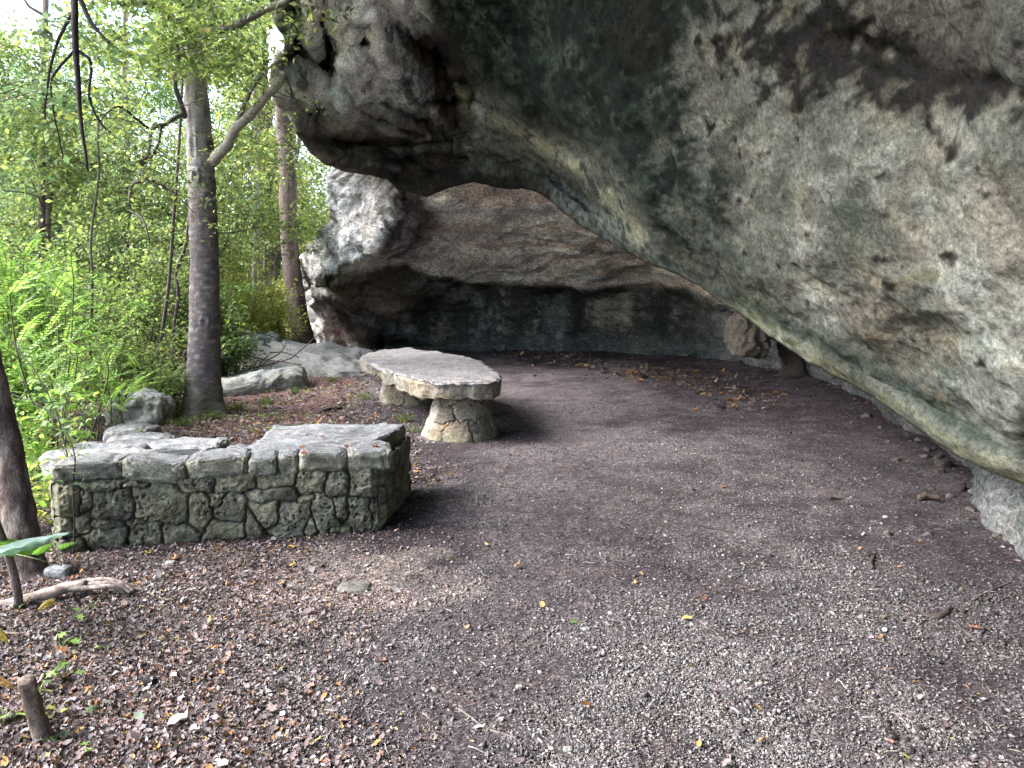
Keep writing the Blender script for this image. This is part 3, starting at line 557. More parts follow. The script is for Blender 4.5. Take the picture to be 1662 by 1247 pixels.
make('stonework', *join(parts)[:2], M_STONE, wl, join(parts)[2])
# mortar core just behind the faces
def inset_poly(pts, d):
    c = np.mean(pts, 0); return [p+(c-p)/np.linalg.norm(c-p)*d for p in pts]
for nm, pl in (('mortar_core', [A0, (A1+A0)*.5+[.03, .0], A4, A5]),):
    pass
# coping stones along the front, then the platform top
cops = [(84, 190, .30, .085, 0), (192, 292, .30, .10, 0), (293, 391, .30, .095, 1), (393, 438, .20, .085, 2), (440, 474, .18, .09, 3), (476, 556, .2, .085, 4), (558, 636, .30, .10, 5)]
for i, (xa, xb, dp, th, sd) in enumerate(cops):
    fa, fb = (xa-84)/(608-84), (xb-84)/(608-84); m = (fa+fb)/2; cpt = A0+(A1-A0)*m; n_ = nrm2(A0, A1)
    ang = math.atan2((A1-A0)[1], (A1-A0)[0]); hw = (fb-fa)*Lf/2
    p = cpt-n_*(dp/2-.03-rc.uniform(-.015, .02)); th = th*rc.uniform(.85, 1.15)
    V, Fc, C = stone_geo((p[0], p[1], .475+rc.uniform(-.012, .016)), (hw*1.03, dp/2+.02, th/2+.018), yaw=ang, tilt=(rc.normal(0, .05), rc.normal(0, .05)), box=.9, amp=.13, nz=2.6, seed=i+3, base=(.16, .16, .13), pale=(.28, .29, .25), dark=(.07, .075, .055), top=(.155, .165, .18), fine=.07)
    make('coping_stone', V, Fc, M_STONE, wl, C)
ptop = [A0+(A1-A0)*.51+[-.02, .10], A1+[-.05, .12], A2+[-.02, .04], A2+[-.25, .07], A3+[.2, .02], A3+[-.02, .0], A4+[.02, .1], A4+[-.12, -.07]]
V, Fc, C = slab_geo(ptop, .535, .40, inset=.02, seed=4, amp=.022, topc=(.18, .19, .208), side=(.19, .19, .145), darkc=(.07, .07, .05), chips=.04, rag=.04, round_=.04)
make('platform_top', V, Fc, M_STONE, wl, C)
core = [A0+[.06, .08], A1+[-.06, .06], A2+[-.07, -.07], A3+[.07, -.07], A4+[.05, -.06], A5+[.06, -.06]]
cv = [[p[0], p[1], z] for z in (-.1, .42) for p in core]
make('mortar_core', cv, [[0, 1, 2, 3], [0, 3, 4, 5], [6, 9, 8, 7], [6, 11, 10, 9]]+[[i, (i+1) % 6, 6+(i+1) % 6, 6+i] for i in range(6)], M_STONE, wl, np.tile([.07, .065, .055], (12, 1)), False)

# ---------------------------------------------------------------- stone table
tb = thing('stone_table', (-1.0, 9.8, 0), 'stone table with a thick pale slab on two flared masonry legs', 'stone table')
zt = .665
out_px = [(586, 581), (588, 574), (610, 569), (640, 566), (668, 565), (690, 568), (712, 568), (722, 573), (742, 575), (765, 580), (784, 587), (796, 595), (813, 606), (812, 614), (800, 619), (768, 621), (735, 621), (706, 621), (684, 618), (664, 613), (646, 608), (630, 602), (612, 595), (597, 588)]
poly = [G(a, b, zt)[:2] for a, b in out_px]
V, Fc, C = slab_geo(poly, zt, .48, inset=.06, seed=2, amp=.022, topc=(.20, .195, .205), side=(.225, .213, .185), darkc=(.17, .14, .10), chips=.075, rag=.04, n=420, round_=.05)
make('table_top', V, Fc, M_SLAB, tb, C)
def pillar(cx, cy, rb, rt, h, seed, tint=1., ell=1.):
    th, z = np.meshgrid(np.linspace(0, 2*math.pi, 241)[:-1], np.linspace(-.05, h, 96)); t = np.clip(z/h, 0, 1)
    rad = rt+(rb-rt)*(1-t)**1.25; rng = np.random.default_rng(seed); sd = []; zz = 0
    for hh, wd in ((.38, .30), (.34, .38), (.28, .34)):
        s = rng.uniform(0, .3)
        while s < 2*math.pi*.36-.12:
            w_ = wd*rng.uniform(.7, 1.25); sd.append((s+w_/2, zz+h*hh/2+rng.uniform(-.03, .03), w_/2, h*hh/2*rng.uniform(.85, 1.15))); s += w_
        zz += h*hh
    k, hb, e = relief(sd, th*.36, z, depth=.04, gap=.08, seed=seed, warp=.045)
    hb = hb*sm(np.minimum(th, 2*math.pi-th), 0, .12)
    q = np.stack([np.cos(th)*rad, np.sin(th)*rad, z], -1); rad = rad+hb+.012*fbm(q*8, 4)+.006*fbm(q*24, 3)+.03*fbm(q*2.5, 2)
    P = np.stack([cx+np.cos(th)*rad*ell, cy+np.sin(th)*rad, z], -1)
    nn = fbm(P*5, 4); nh = fbm(P*19, 3); tn = tone[(k*7+3) % 80]
    c = np.broadcast_to(np.array([.165, .148, .122]), P.shape)*tn[..., None]*tint; c = mix(c, (.26, .235, .19), sm(nn+.5*nh, .1, .5)*.6); c = mix(c, (.24, .165, .11), .4*(tone[(k*5+2) % 80] > 1.05)); c = mix(c, (.15, .155, .11), .6*sm(.22-z+.1*nn, 0, .2))
    c = mix(c, (.045, .038, .03), sm(-e, -.10, -.015)*.85); c = mix(c, (.36, .35, .33), .5*sm(-np.cos(th)+.4*nn, .5, .9))  # left side painted paler, as if lit from there
    return P.reshape(-1, 3), gridfaces(96, 240, True), c.reshape(-1, 3)
for cx, cy, sd, rb, rt, h in ((-.575, 8.42, 3, .40, .225, .535), (-1.47, 11.05, 6, .42, .33, .52)):
    V, Fc, C = pillar(cx, cy, rb, rt, h, sd); make('leg', V, Fc, M_STONE, tb, C)

# ---------------------------------------------------------------- loose rocks
def rock(name, c, half, label, cat, **k):
    grp = k.pop('group', None); m_ = k.pop('mat', M_STONE)
    V, Fc, C = stone_geo(c, half, **k); o = make(name, V, Fc, m_, None, C); return tag(o, label, cat, grp)
gcol = dict(base=(.27, .27, .265), pale=(.46, .46, .455), dark=(.08, .09, .08))
rock('boulder', (-4.52, 9.3, .12), (.36, .3, .24), 'grey layered boulder standing at the foot of the big smooth trunk', 'boulder', box=.5, amp=.3, seed=11, **gcol, top=(.29, .30, .315))
flats = [((-3.60, 7.35, .05), (.30, .22, .13), .3, 'pointed grey rock behind the flat stones at the left wall end'), ((-4.05, 8.1, .05), (.25, .22, .10), .1, 'half-buried stone between the boulder and the pointed rock'),
    ((-3.15, 5.75, .30), (.33, .26, .10), -.1, 'pale flat stone with a fallen brown leaf beside it'), ((-2.62, 6.1, .30), (.30, .22, .08), .15, 'thin flat slab nearest the leaf litter behind the wall'),
    ((-2.78, 5.28, .38), (.27, .20, .08), .0, 'long pale slab lying just behind the wall coping'),
    ((-2.35, 5.65, .20), (.18, .16, .12), .5, 'small blocky stone tucked behind the wall coping'), ((-3.3, 6.5, .16), (.32, .26, .12), .9, 'sunken slab under yellow seedlings')]
for i, (c, h, y, lb) in enumerate(flats):
    rock('loose_stone', c, h, lb, 'stone', group='loose stones behind the wall', yaw=y, box=.8, amp=.14, nz=3, seed=20+i, base=(.3, .3, .31), pale=(.3, .3, .31), dark=(.11, .10, .095), top=(.20, .21, .23), fine=.05)
V, Fc, C = stone_geo((-2.95, 5.9, -.02), (.40, .55, .25), box=.6, amp=.2, seed=31, base=(.15, .14, .12)); tag(make('rubble_bank', V, Fc, M_STONE, None, C), 'low earthy rubble bank under the flat loose stones', 'rubble')
# boulders on the slope beyond the table
rock('boulder', (-4.15, 15.3, -.05), (1.8, 1.3, .47), 'large pale whaleback boulder beside the leaning trunk', 'boulder', yaw=-.15, tilt=(.05, .14), box=.45, amp=.15, nz=2.2, seed=41, base=(.23, .23, .23), pale=(.34, .34, .33), dark=(.17, .18, .16), top=(.29, .30, .305), fine=.03, sub=6)
rock('boulder', (-4.4, 12.4, -.14), (1.05, .75, .36), 'dark ledge of rock with seedlings on its near face', 'boulder', yaw=.35, tilt=(.0, -.22), box=.5, amp=.16, nz=2.0, seed=43, base=(.18, .185, .175), pale=(.36, .36, .35), dark=(.12, .13, .12), top=(.27, .28, .283), fine=.03, sub=6)
rock('boulder', (-5.2, 15.2, .25), (.7, .6, .45), 'greenish dark lump of rock left of the whaleback boulder', 'boulder', box=.4, amp=.3, seed=45, base=(.12, .14, .125), pale=(.24, .27, .25), dark=(.05, .06, .05), fine=.03)
rock('boulder', (-5.35, 13.0, -.02), (.55, .4, .30), 'small rounded grey boulder furthest left on the leafy slope', 'boulder', yaw=.4, box=.4, amp=.3, seed=46, base=(.16, .165, .15), pale=(.34, .34, .33), top=(.36, .36, .37))
rock('boulder', (-1.05, 11.9, .06), (.55, .35, .20), 'dark low rock in the shade under the table', 'boulder', box=.5, amp=.3, seed=47, base=(.08, .078, .065), pale=(.14, .14, .12))
# knob and pillar of rock under the low edge
p = W(1214, 539, 13.2)
V, Fc, C = stone_geo(p, (.33, .42, .38), box=.3, amp=.42, nz=2.2, seed=51, sub=5, base=(.14, .125, .115), pale=(.23, .205, .185), dark=(.13, .10, .085), fine=.05); make('rock_knob', V, Fc, M_STONE, cliff, C)
a, b = W(1296, 545, 13.7), W(1284, 612, 13.7); V, Fc = tube(smoothline([a+[0, 0, .3], a, a*.5+b*.5+[.05, 0, 0], b, b-[0, 0, .2]], 30), [.6, .5, .32, .26, .28, .4], 40, .22, 3, 1); make('rock_pillar', V, Fc, M_STONE, cliff, np.broadcast_to([.06, .052, .05], V.shape))
0; '''a, b = W(1290, 560, 13.0), W(1288, 612, 13.0); V, Fc = tube(smoothline([a+[0, 0, .4], a, a*.5+b*.5, b, b-[0, 0, .2]], 30), [.3, .22, .15, .14, .2], 20, .06, 4, 2); make('rock_pillar', V, Fc, M_STONE, cliff, np.broadcast_to([.15, .14, .15], V.shape))'''
# small stones on the floor
for (x_, y_, r_, lb, cc) in [(243, 1100, .022, 'small black stone among the dry leaves', (.035, .035, .04)), (96, 931, .05, 'pale bluish stone at the foot of the near trunk', (.42, .44, .47)), (1437, 838, .012, 'tiny white stone on the dark floor near the cliff', (.6, .58, .55)),
        (922, 1216, .013, 'smooth white pebble by the forked twigs', (.42, .42, .43)), (575, 950, .101, 'flat grey stone sunk in the tan gravel', (.17, .17, .16)), (1412, 905, .02, 'dark clod beside the upright stick', (.04, .035, .035)), (277, 917, .022, 'round white stone on the leaf litter before the wall', (.45, .45, .46)),
        (1232, 1110, .012, 'chunky pale gravel stone on the right of the floor', (.3, .29, .28)), (843, 1115, .012, 'upright pale pebble in the middle of the floor', (.33, .32, .31)), (1530, 760, .05, 'small brown rock near the foot of the cliff', (.08, .065, .06))]:
    p = G(x_, y_); rock('floor_stone', (p[0], p[1], gh(p[0], p[1])+r_*(-.02 if r_ > .1 else .45)), (r_*(.85 if r_ > .1 else 1.3), r_*(.75 if r_ > .1 else 1), r_*(.2 if r_ > .1 else .7)), lb, 'stone', group='single stones lying on the floor', sub=3, amp=.2, seed=int(x_), base=np.array(cc)*.62, pale=np.array(cc)*.8, dark=np.array(cc)*.4)
# ================================================================= TREES AND PLANTS
GREENS = np.array([(.10, .145, .060), (.14, .195, .075), (.185, .24, .095), (.23, .28, .11), (.08, .12, .06)])
YELLOW = np.array([(.27, .30, .09), (.32, .32, .10), (.23, .27, .09)])
BLUEG = np.array([(.09, .15, .085), (.13, .20, .12), (.17, .24, .16), (.07, .12, .06)])
BRIGHT = np.array([(.12, .22, .055), (.155, .27, .065), (.20, .31, .085), (.095, .17, .045)])
DARKG = np.array([(.05, .09, .03), (.07, .12, .035), (.09, .14, .05)])
def pal(rng, n, a, f=0., b=YELLOW):
    i = rng.integers(0, len(a), n); c = a[i]*rng.uniform(.85, 1.5, n)[:, None]
    m = rng.random(n) < f; c[m] = b[rng.integers(0, len(b), m.sum())]*rng.uniform(.8, 1.2, m.sum())[:, None]; return c
def foliage(rng, cen, rad, n, size, palette, fy=.06, tilt=.55, flat=.7, tpl=LEAF4, droop=.25):
    """leaves gathered round cluster centres; each cluster a spray of its own tone"""
    cen = np.asarray(cen, float); M = len(cen); rad = np.broadcast_to(rad, (M,)); k = rng.integers(0, M, n)
    ns = 7; sp = rng.normal(size=(M, ns, 3)); sp /= np.linalg.norm(sp, axis=2)[..., None]; sp[..., 2] = sp[..., 2]*flat-.12          # leaves sit along short sprigs
    j = rng.integers(0, ns, n); t = rng.uniform(.12, 1.0, n); d_ = sp[k, j]; P = cen[k]+d_*(t*rad[k])[:, None]; P[:, 2] -= .18*t*t*rad[k]; P = P+rng.normal(0, 1, (n, 3))*(np.asarray(size)*.45+.10*rad[k])[:, None]
    tone_ = rng.uniform(.7, 1.3, M)[k]
    return scatter(*tpl, P, rotz_tilt(n, tilt, rng, droop), size*rng.uniform(.6, 1.35, n), pal(rng, n, palette, fy)*tone_[:, None])
def limb(rng, a, d, L, n=9, wig=.12, lift=.1):
    p = [np.asarray(a, float)]; d = np.asarray(d, float)/np.linalg.norm(d)
    for i in range(n): d = d+rng.normal(0, wig, 3)+[0, 0, lift/n]; d /= np.linalg.norm(d); p.append(p[-1]+d*L/n)
    return np.array(p)
def twigs(rng, line, n, L, r, seg=4, t0=.3, wig=.22, lift=0.):
    """thin twigs off a limb; returns geometry and tips"""
    parts, tips = [], []
    for i in range(n):
        t = rng.uniform(t0, 1)*(len(line)-1.01); k = int(t); p = line[k]+(line[k+1]-line[k])*(t-k); ax = line[k+1]-line[k]; ax /= np.linalg.norm(ax)
        d = ax*.6+rng.normal(0, .7, 3); q = limb(rng, p, d, L*rng.uniform(.5, 1.2), 6, wig, lift); parts.append(tube(q, [r, r*.35], seg)+((0, 0, 0),)); tips += [q[-1], q[3], q[5]]
    return parts, tips
BARKG = (.13, .12, .11); BARKD = (.10, .085, .08)
def tree(rng, base, h, r0, label, cat='tree', group=None, palette=GREENS, crown_z=.3, spread=3., n_limb=16, leaves=9000, size=.09, lean=(0, 0), fy=.06, bark=BARKD, cl=.55, name='forest_tree', fl=.6):
    base = np.array([base[0], base[1], float(gh(base[0], base[1]))-.05])
    root = thing(name, base+[0, 0, .05], label, cat, group)
    ax = limb(rng, base, (lean[0], lean[1], 1), h, 14, .035, .15); tr = tube(ax, [r0*1.35, r0*1.0, r0*.9, r0*.75, r0*.5, r0*.2], 10, r0*.12, 5, rng.integers(99))
    parts, tips = [(tr[0], tr[1], bark)], []
    for i in range(n_limb):
        t = rng.uniform(crown_z, .98); k = t*(len(ax)-1.01); j = int(k); p = ax[j]+(ax[j+1]-ax[j])*(k-j); yaw = rng.uniform(0, 6.28)
        q = limb(rng, p, (math.cos(yaw), math.sin(yaw), rng.uniform(.1, .8)), spread*(1.15-t*.6)*rng.uniform(.6, 1.2), 9, .14, .2); rr = r0*.22*(1.1-t)+.006
        parts.append(tube(q, [rr, rr*.35], 5)+(bark,)); tips += [q[4], q[6], q[8], q[9]]
        a, b = twigs(rng, q, 4, spread*.28, rr*.35, 4); parts += [(v, f, bark) for v, f, _ in a]; tips += b
    V, Fc, C = join(parts); make('trunk', V, Fc, M_BARK, root, C*(.8+.4*rng.random((len(V), 1))))
    V, Fc, C = foliage(rng, tips, cl*rng.uniform(.6, 1.3, len(tips)), leaves, size, palette, fy, flat=fl); make('crown', V, Fc, M_LEAF, root, C)
    return root
def shrub(rng, base, h, spread, label, group=None, palette=GREENS, stems=9, leaves=5000, size=.06, fy=.05, name='shrub', cat='shrub', cl=.2, bark=BARKD, sr=.012, tpl=LEAF4, z0=None):
    z = float(gh(base[0], base[1])); base = np.array([base[0], base[1], z-.03]); root = thing(name, base+[0, 0, .03], label, cat, group)
    parts, tips = [], []
    for i in range(stems):
        yaw = rng.uniform(0, 6.28); s = rng.uniform(.1, 1)*spread/h
        q = limb(rng, base+np.array([rng.normal(0, .08), rng.normal(0, .08), 0])*spread, (math.cos(yaw)*s, math.sin(yaw)*s, 1), h*rng.uniform(.6, 1.1), 9, .13, .0)
        parts.append(tube(q, [sr, sr*.4], 4)+(bark,)); tips += list(q[3:]); a, b = twigs(rng, q, 5, h*.3, sr*.4, 3, .2); parts += [(v, f, bark) for v, f, _ in a]; tips += b
    V, Fc, C = join(parts); make('stem', V, Fc, M_BARK, root, C)
    V, Fc, C = foliage(rng, tips, cl*rng.uniform(.6, 1.4, len(tips)), leaves, size, palette, fy, tpl=tpl); make('foliage', V, Fc, M_LEAF, root, C)
    return root

# ---------------------------------------------------------------- the big smooth trunk beside the wall
rg = np.random.default_rng(21)
b0 = G(330, 668); bt = thing('smooth_barked_tree', b0, 'tall straight tree with smooth grey bark and a forked side branch', 'tree')
zs = np.concatenate([np.linspace(-.1, .5, 22), np.linspace(.55, 3.2, 70), np.linspace(3.3, 8.5, 40)])
def trunk_x(z): return b0[0]+np.interp(z, [0, .5, .87, 1.4, 2, 2.6, 3.26, 4.2, 5.3, 8.5], [0, .025, .05, .075, .095, .102, .10, .07, 0, -.4]), b0[1]+.02*z
rad = np.interp(zs, [-.1, 0, .15, .4, .87, 2, 3.26, 4.2, 5.3, 8.5], [.33, .28, .245, .222, .20, .176, .163, .137, .118, .07])
th = np.linspace(0, 2*math.pi, 121)[:-1]; cx, cy = trunk_x(zs)
flare = 1+.16*np.exp(-np.clip(zs, 0, 9)/.22)[:, None]*(np.cos(5*th+1)[None]*.6+np.cos(3*th)[None]*.5)
Rr = rad[:, None]*flare; P = np.stack([cx[:, None]+np.cos(th)*Rr, cy[:, None]+np.sin(th)*Rr, zs[:, None]+0*Rr], -1)
bump = .010*fbm(P*4, 3)+.010*fbm(P*np.array([8, 8, 26]), 3)+.004*ridged(P*np.array([5, 5, 60]), 3)
dirn = np.stack([np.cos(th), np.sin(th), 0*th], -1)[None]
for zk, ak, am in ((3.02, -1.6, .03), (3.42, -1.7, .028), (1.2, -1.2, .015)):
    d_ = np.sqrt(((zs[:, None]-zk)/.07)**2+((((th-ak+math.pi) % (2*math.pi))-math.pi)[None]/.25)**2); bump = bump+am*np.exp(-(d_-1)**2/.15)-am*.6*np.exp(-d_**2/.3)
P = P+dirn*bump[..., None]
nn = fbm(P*np.array([2, 2, 1.2]), 3); nh = fbm(P*np.array([9, 9, 30]), 4)
c = mix(np.broadcast_to(np.array([.11, .095, .10]), P.shape), (.25, .24, .245), sm(nh+.3*nn, .05, .5)*.7); c = mix(c, (.30, .30, .29), .75*sm(P[..., 2]+.5*nn, 2.5, 3.2)*sm(nh, -.5, .2)); c = mix(c, (.07, .055, .055), sm(-nh, .1, .5)*.6); c = mix(c, (.13, .13, .09), .5*sm(.7-P[..., 2]+.4*nn, 0, .6))
parts = [(P.reshape(-1, 3), gridfaces(len(zs), 120, True), c.reshape(-1, 3))]
make('trunk', parts[0][0], parts[0][1], M_SMOOTHBARK, bt, parts[0][2])
def pxline(pts, n=24): return smoothline([W(a, b, c) for a, b, c in pts], n)
tips = []
for pts, rr, sg, nm in [([(326, 266, 10.25), (338, 264, 10.2), (349, 257, 10.05), (362, 244, 9.75), (375, 225, 9.7), (386, 205, 9.6), (412, 180, 9.5), (440, 148, 9.3), (462, 120, 9.1)], (.085, .07, .06, .055, .04), 12, 'branch'),
        ([(385, 206, 9.6), (395, 175, 9.5), (408, 145, 9.4), (424, 120, 9.2), (430, 95, 9.0)], (.03, .022, .012), 7, 'branch'),
        ([(305, 70, 9.9), (335, 52, 9.7), (370, 46, 9.4), (400, 32, 9.1), (440, 14, 8.8), (480, -10, 8.5)], (.06, .045, .035), 9, 'branch'),
        ([(310, 60, 9.9), (280, 30, 9.6), (245, 8, 9.2), (200, 10, 8.8), (150, -12, 8.6)], (.05, .035, .015), 8, 'branch'),
        ([(300, 190, 9.8), (290, 160, 9.5), (284, 120, 9.3), (290, 85, 9.1), (284, 60, 9)], (.035, .025, .012), 7, 'branch'),
        ([(297, 185, 9.7), (270, 200, 9.3), (245, 210, 9.0), (243, 250, 8.9), (225, 262, 8.8), (240, 290, 8.8), (215, 300, 8.7), (212, 340, 8.7), (230, 352, 8.6), (245, 390, 8.6)], (.03, .022, .018, .010), 7, 'branch'),
        ([(240, 290, 8.8), (262, 300, 8.7), (290, 312, 8.6)], (.014, .006), 5, 'branch'), ([(245, 210, 9.0), (215, 190, 8.8), (190, 175, 8.6), (160, 200, 8.4)], (.02, .008), 5, 'branch'),
        ([(262, 205, 9.2), (258, 240, 9.1), (236, 262, 9.1), (224, 270, 9), (245, 240, 8.9)], (.018, .01), 5, 'branch'),
        ([(300, 20, 9.8), (330, -20, 9.4), (380, -60, 9), (420, -90, 8.5)], (.05, .02), 7, 'branch'), ([(296, 10, 9.8), (260, -40, 9.6), (200, -90, 9), (120, -120, 8.5)], (.05, .02), 7, 'branch')]:
    q = pxline(pts, 30); q = q+.012*np.stack([fbm(q*3+k, 3) for k in (1, 5, 9)], -1)*3; V, Fc = tube(q, rr, sg, .004, 20, len(pts))
    dk = (.28, .26, .25) if rr[0] > .08 else ((.15, .14, .13) if rr[0] > .028 else (.05, .045, .042)); prt = [(V, Fc, dk)]
    a, b = twigs(rg, q, 7, .55, .006, 4, .15, .3); prt += [(v, f, (.05, .045, .04)) for v, f, _ in a]; tips += b+list(q[8::4])
    V, Fc, C = join(prt); make('branch', V, Fc, M_SMOOTHBARK if rr[0] > .028 else M_BARK, bt, C)
# leaf sprays hanging round the trunk top
ct = [W(x_, y_, d_) for x_, y_, d_ in [(rg.normal(355, 60), rg.uniform(-70, 120), rg.uniform(8.7, 10.4)) for _ in range(40)]+[(rg.normal(300, 22), rg.uniform(40, 110), rg.uniform(8.7, 9.5)) for _ in range(6)]+[(rg.uniform(130, 300), rg.uniform(-60, 130), rg.uniform(8.2, 10)) for _ in range(36)]]
tips = [p for p in tips]
for p in ct: pass
V, Fc, C = join([foliage(rg, ct, .34, 5200, .082, GREENS, .06, flat=.45), foliage(rg, tips, .22, 2200, .06, GREENS, .1, flat=.5)]); make('crown', V, Fc, M_LEAF, bt, C)
# high crown out of the frame, so that it shades and shows from other places
cz = np.stack([rg.normal(b0[0], 1.8, 60), rg.normal(b0[1], 1.8, 60), rg.uniform(6.0, 9.5, 60)], -1); V, Fc, C = foliage(rg, cz, .7, 5000, .10, GREENS, .1); make('crown', V, Fc, M_LEAF, bt, C)

# ---------------------------------------------------------------- leaning tree by the outer corner of the cliff
b1 = W(492, 553, 19.5); b1[2] = gh(b1[0], b1[1]); lt = thing('leaning_tree', b1, 'dark ridged trunk bending left in front of the pale outer cliff face', 'tree')
q = pxline([(495, 562, 19.3), (488, 530, 19.4), (480, 480, 19.6), (472, 420, 19.8), (468, 350, 19.9), (466, 280, 20), (460, 200, 20), (458, 120, 20), (455, 20, 20), (452, -120, 20)], 60)
V, Fc = tube(q, (.30, .235, .22, .215, .205, .20, .19, .17), 28, .03, 9, 4); n_ = fbm(V*np.array([6, 6, 1.5]), 4); make('trunk', V, Fc, M_BARK, lt, mix(np.broadcast_to(np.array([.09, .07, .07]), V.shape), (.17, .145, .14), sm(n_, 0, .4)))
ct = [W(x_, y_, d_) for x_, y_, d_ in [(rg.normal(455, 45), rg.uniform(-150, 120), rg.uniform(18.5, 21.5)) for _ in range(60)]]
lim = []
for p in ct[:26]:
    k = np.argmin(np.abs(q[:, 2]-p[2]+.4)); lim.append(tube(smoothline([q[k], (q[k]+p)/2+rg.normal(0, .1, 3), p], 8), (.05, .012), 5)+(BARKD,))
V, Fc, C = join(lim); make('branch', V, Fc, M_BARK, lt, C)
V, Fc, C = foliage(rg, [p for p in ct if p[2] > 6.2], .55, 4500, .12, GREENS, .1); make('crown', V, Fc, M_LEAF, lt, C)

# ---------------------------------------------------------------- vine-hung old trunk further back, and thin stems
b2 = W(448, 540, 26); b2[2] = gh(b2[0], b2[1]); vt = thing('vine_hung_tree', b2, 'pale ragged trunk hung with a curtain of bare vines', 'tree')
q = pxline([(450, 552, 26), (446, 500, 26), (440, 430, 26.2), (436, 360, 26.3), (430, 260, 26.4), (425, 120, 26.5), (424, 0, 26.5)], 50); V, Fc = tube(q, (.33, .27, .24, .22, .2), 20, .09, 5, 8); make('trunk', V, Fc, M_BARK, vt, np.broadcast_to([.14, .125, .115], V.shape))
vn = []
for i in range(26):
    x0 = rg.uniform(400, 450); y0 = rg.uniform(150, 210); x1 = x0+rg.normal(-6, 14); d_ = rg.uniform(24.6, 26)
    vn.append(tube(pxline([(x0+14, y0-30, d_), (x0, y0+60, d_), (x1, y0+150, d_), (x1+rg.normal(0, 10), rg.uniform(380, 520), d_)], 14), (.022, .016), 4)+(((.10, .09, .085)),))
V, Fc, C = join(vn); make('vine', V, Fc, M_BARK, vt, C)
V, Fc, C = foliage(rg, [W(rg.uniform(370, 490), rg.uniform(-80, 260), rg.uniform(25, 27.5)) for _ in range(60)], .7, 4500, .12, GREENS, .25); make('crown', V, Fc, M_LEAF, vt, C)

def stem_plant(name, pts, rr, label, cat, col=BARKD, leaves=0, size=.06, palette=GREENS, group=None, n=24, tw=4, tl=.4, cl=.14, mat=None):
    q = pxline(pts, n); q = q+.01*np.stack([fbm(q*4+k, 3) for k in (1, 5, 9)], -1); g0 = q[np.argmin(q[:, 2])]
    root = thing(name, g0, label, cat, group); prt = [tube(q, rr, 8, rr[0]*.12, 25, n)+(col,)]; a, b = twigs(rg, q, tw, tl, rr[-1]*.6, 4, .3, .25); prt += [(v, f, col) for v, f, _ in a]
    V, Fc, C = join(prt); make('stem', V, Fc, mat or M_BARK, root, C)
    if leaves: V, Fc, C = foliage(rg, b or list(q[6:]), cl, leaves, size, palette, .08); make('foliage', V, Fc, M_LEAF, root, C)
    return root
stem_plant('climbing_stem', [(243, 640, 11.2), (258, 570, 11.2), (270, 490, 11.2), (279, 400, 11.1), (284, 320, 11), (292, 220, 10.9), (296, 120, 10.9)], (.026, .024, .018), 'long bare diagonal stem rising past the left of the smooth trunk', 'vine', BARKD, 160)
stem_plant('climbing_stem', [(283, 600, 12.2), (282, 540, 12.2), (289, 480, 12.2), (286, 440, 12.2), (300, 400, 12.1), (310, 330, 12)], (.03, .02), 'crooked dark stem in the thicket touching the smooth trunk', 'vine', BARKD, 60)
stem_plant('sapling', [(150, 620, 10.5), (146, 560, 10.4), (150, 470, 10.3), (148, 380, 10.2), (160, 290, 10.1), (158, 200, 10)], (.02, .014), 'thin upright sapling behind the bright fronds', 'sapling', (.12, .11, .1), 500, .06)
stem_plant('hanging_branch', [(117, -60, 4.6), (120, 30, 4.5), (124, 90, 4.5), (128, 160, 4.5), (134, 220, 4.5), (142, 277, 4.5)], (.021, .018, .012, .007), 'straight dark dead branch hanging down from the top left', 'branch', (.045, .035, .04), 0, tw=0)
for i, (pts, rr, lb) in enumerate([([(128, -10, 4.9), (145, 30, 4.9), (165, 58, 4.9), (178, 70, 4.9)], (.016, .007), 'short thick dark twig slanting right of the hanging branch'),
        ([(118, 20, 5.2), (98, 60, 5.2), (84, 105, 5.2), (76, 150, 5.2), (73, 195, 5.2)], (.012, .005), 'curved dark twig drooping left of the hanging branch'),
        ([(124, 80, 5.2), (145, 98, 5.2), (148, 125, 5.2), (146, 160, 5.2), (160, 195, 5.2), (180, 215, 5.2)], (.012, .005), 'kinked twig looping down right of the hanging branch'),
        ([(122, 82, 5.1), (98, 110, 5.1), (84, 130, 5.1), (84, 165, 5.1), (100, 240, 5.1), (103, 262, 5.1)], (.01, .004), 'long wavy twig ending in a drooping leaf spray')]):
    stem_plant('hanging_twig', pts, rr, lb, 'twig', (.05, .042, .045), 60, .06, BLUEG, 'dark twigs round the hanging branch', tw=3, tl=.25)
# near trunk at the left edge
nt_ = thing('near_tree', G(52, 950), 'dark rough trunk leaning out of the left edge of the photo', 'tree')
q = pxline([(62, 975, 4.15), (50, 940, 4.2), (38, 880, 4.25), (22, 790, 4.3), (4, 700, 4.35), (-20, 600, 4.4), (-60, 420, 4.5), (-110, 150, 4.6), (-160, -200, 4.8), (-190, -500, 5.0)], 90)
V, Fc = tube(q, (.15, .098, .088, .083, .08, .08, .08, .075, .07), 40, .012, 14, 3); V = V.copy(); n_ = fbm(V*np.array([16, 16, 5]), 4); make('trunk', V, Fc, M_BARK, nt_, mix(np.broadcast_to(np.array([.075, .058, .056]), V.shape), (.17, .15, .14), sm(n_, .0, .4)))
prt = []; tps = []
for k in range(14):
    yaw = rg.uniform(2.0, 4.2); a = q[rg.integers(70, 88)]; l_ = limb(rg, a, (math.cos(yaw), math.sin(yaw), .5), rg.uniform(1.2, 2.4), 9, .14, .1); prt.append(tube(l_, (.010, .004), 5)+(BARKD,)); tps += list(l_[3:])
V, Fc, C = join(prt); make('branch', V, Fc, M_BARK, nt_, C); V, Fc, C = foliage(rg, tps, .3, 2600, .075, BLUEG, .05); make('crown', V, Fc, M_LEAF, nt_, C)

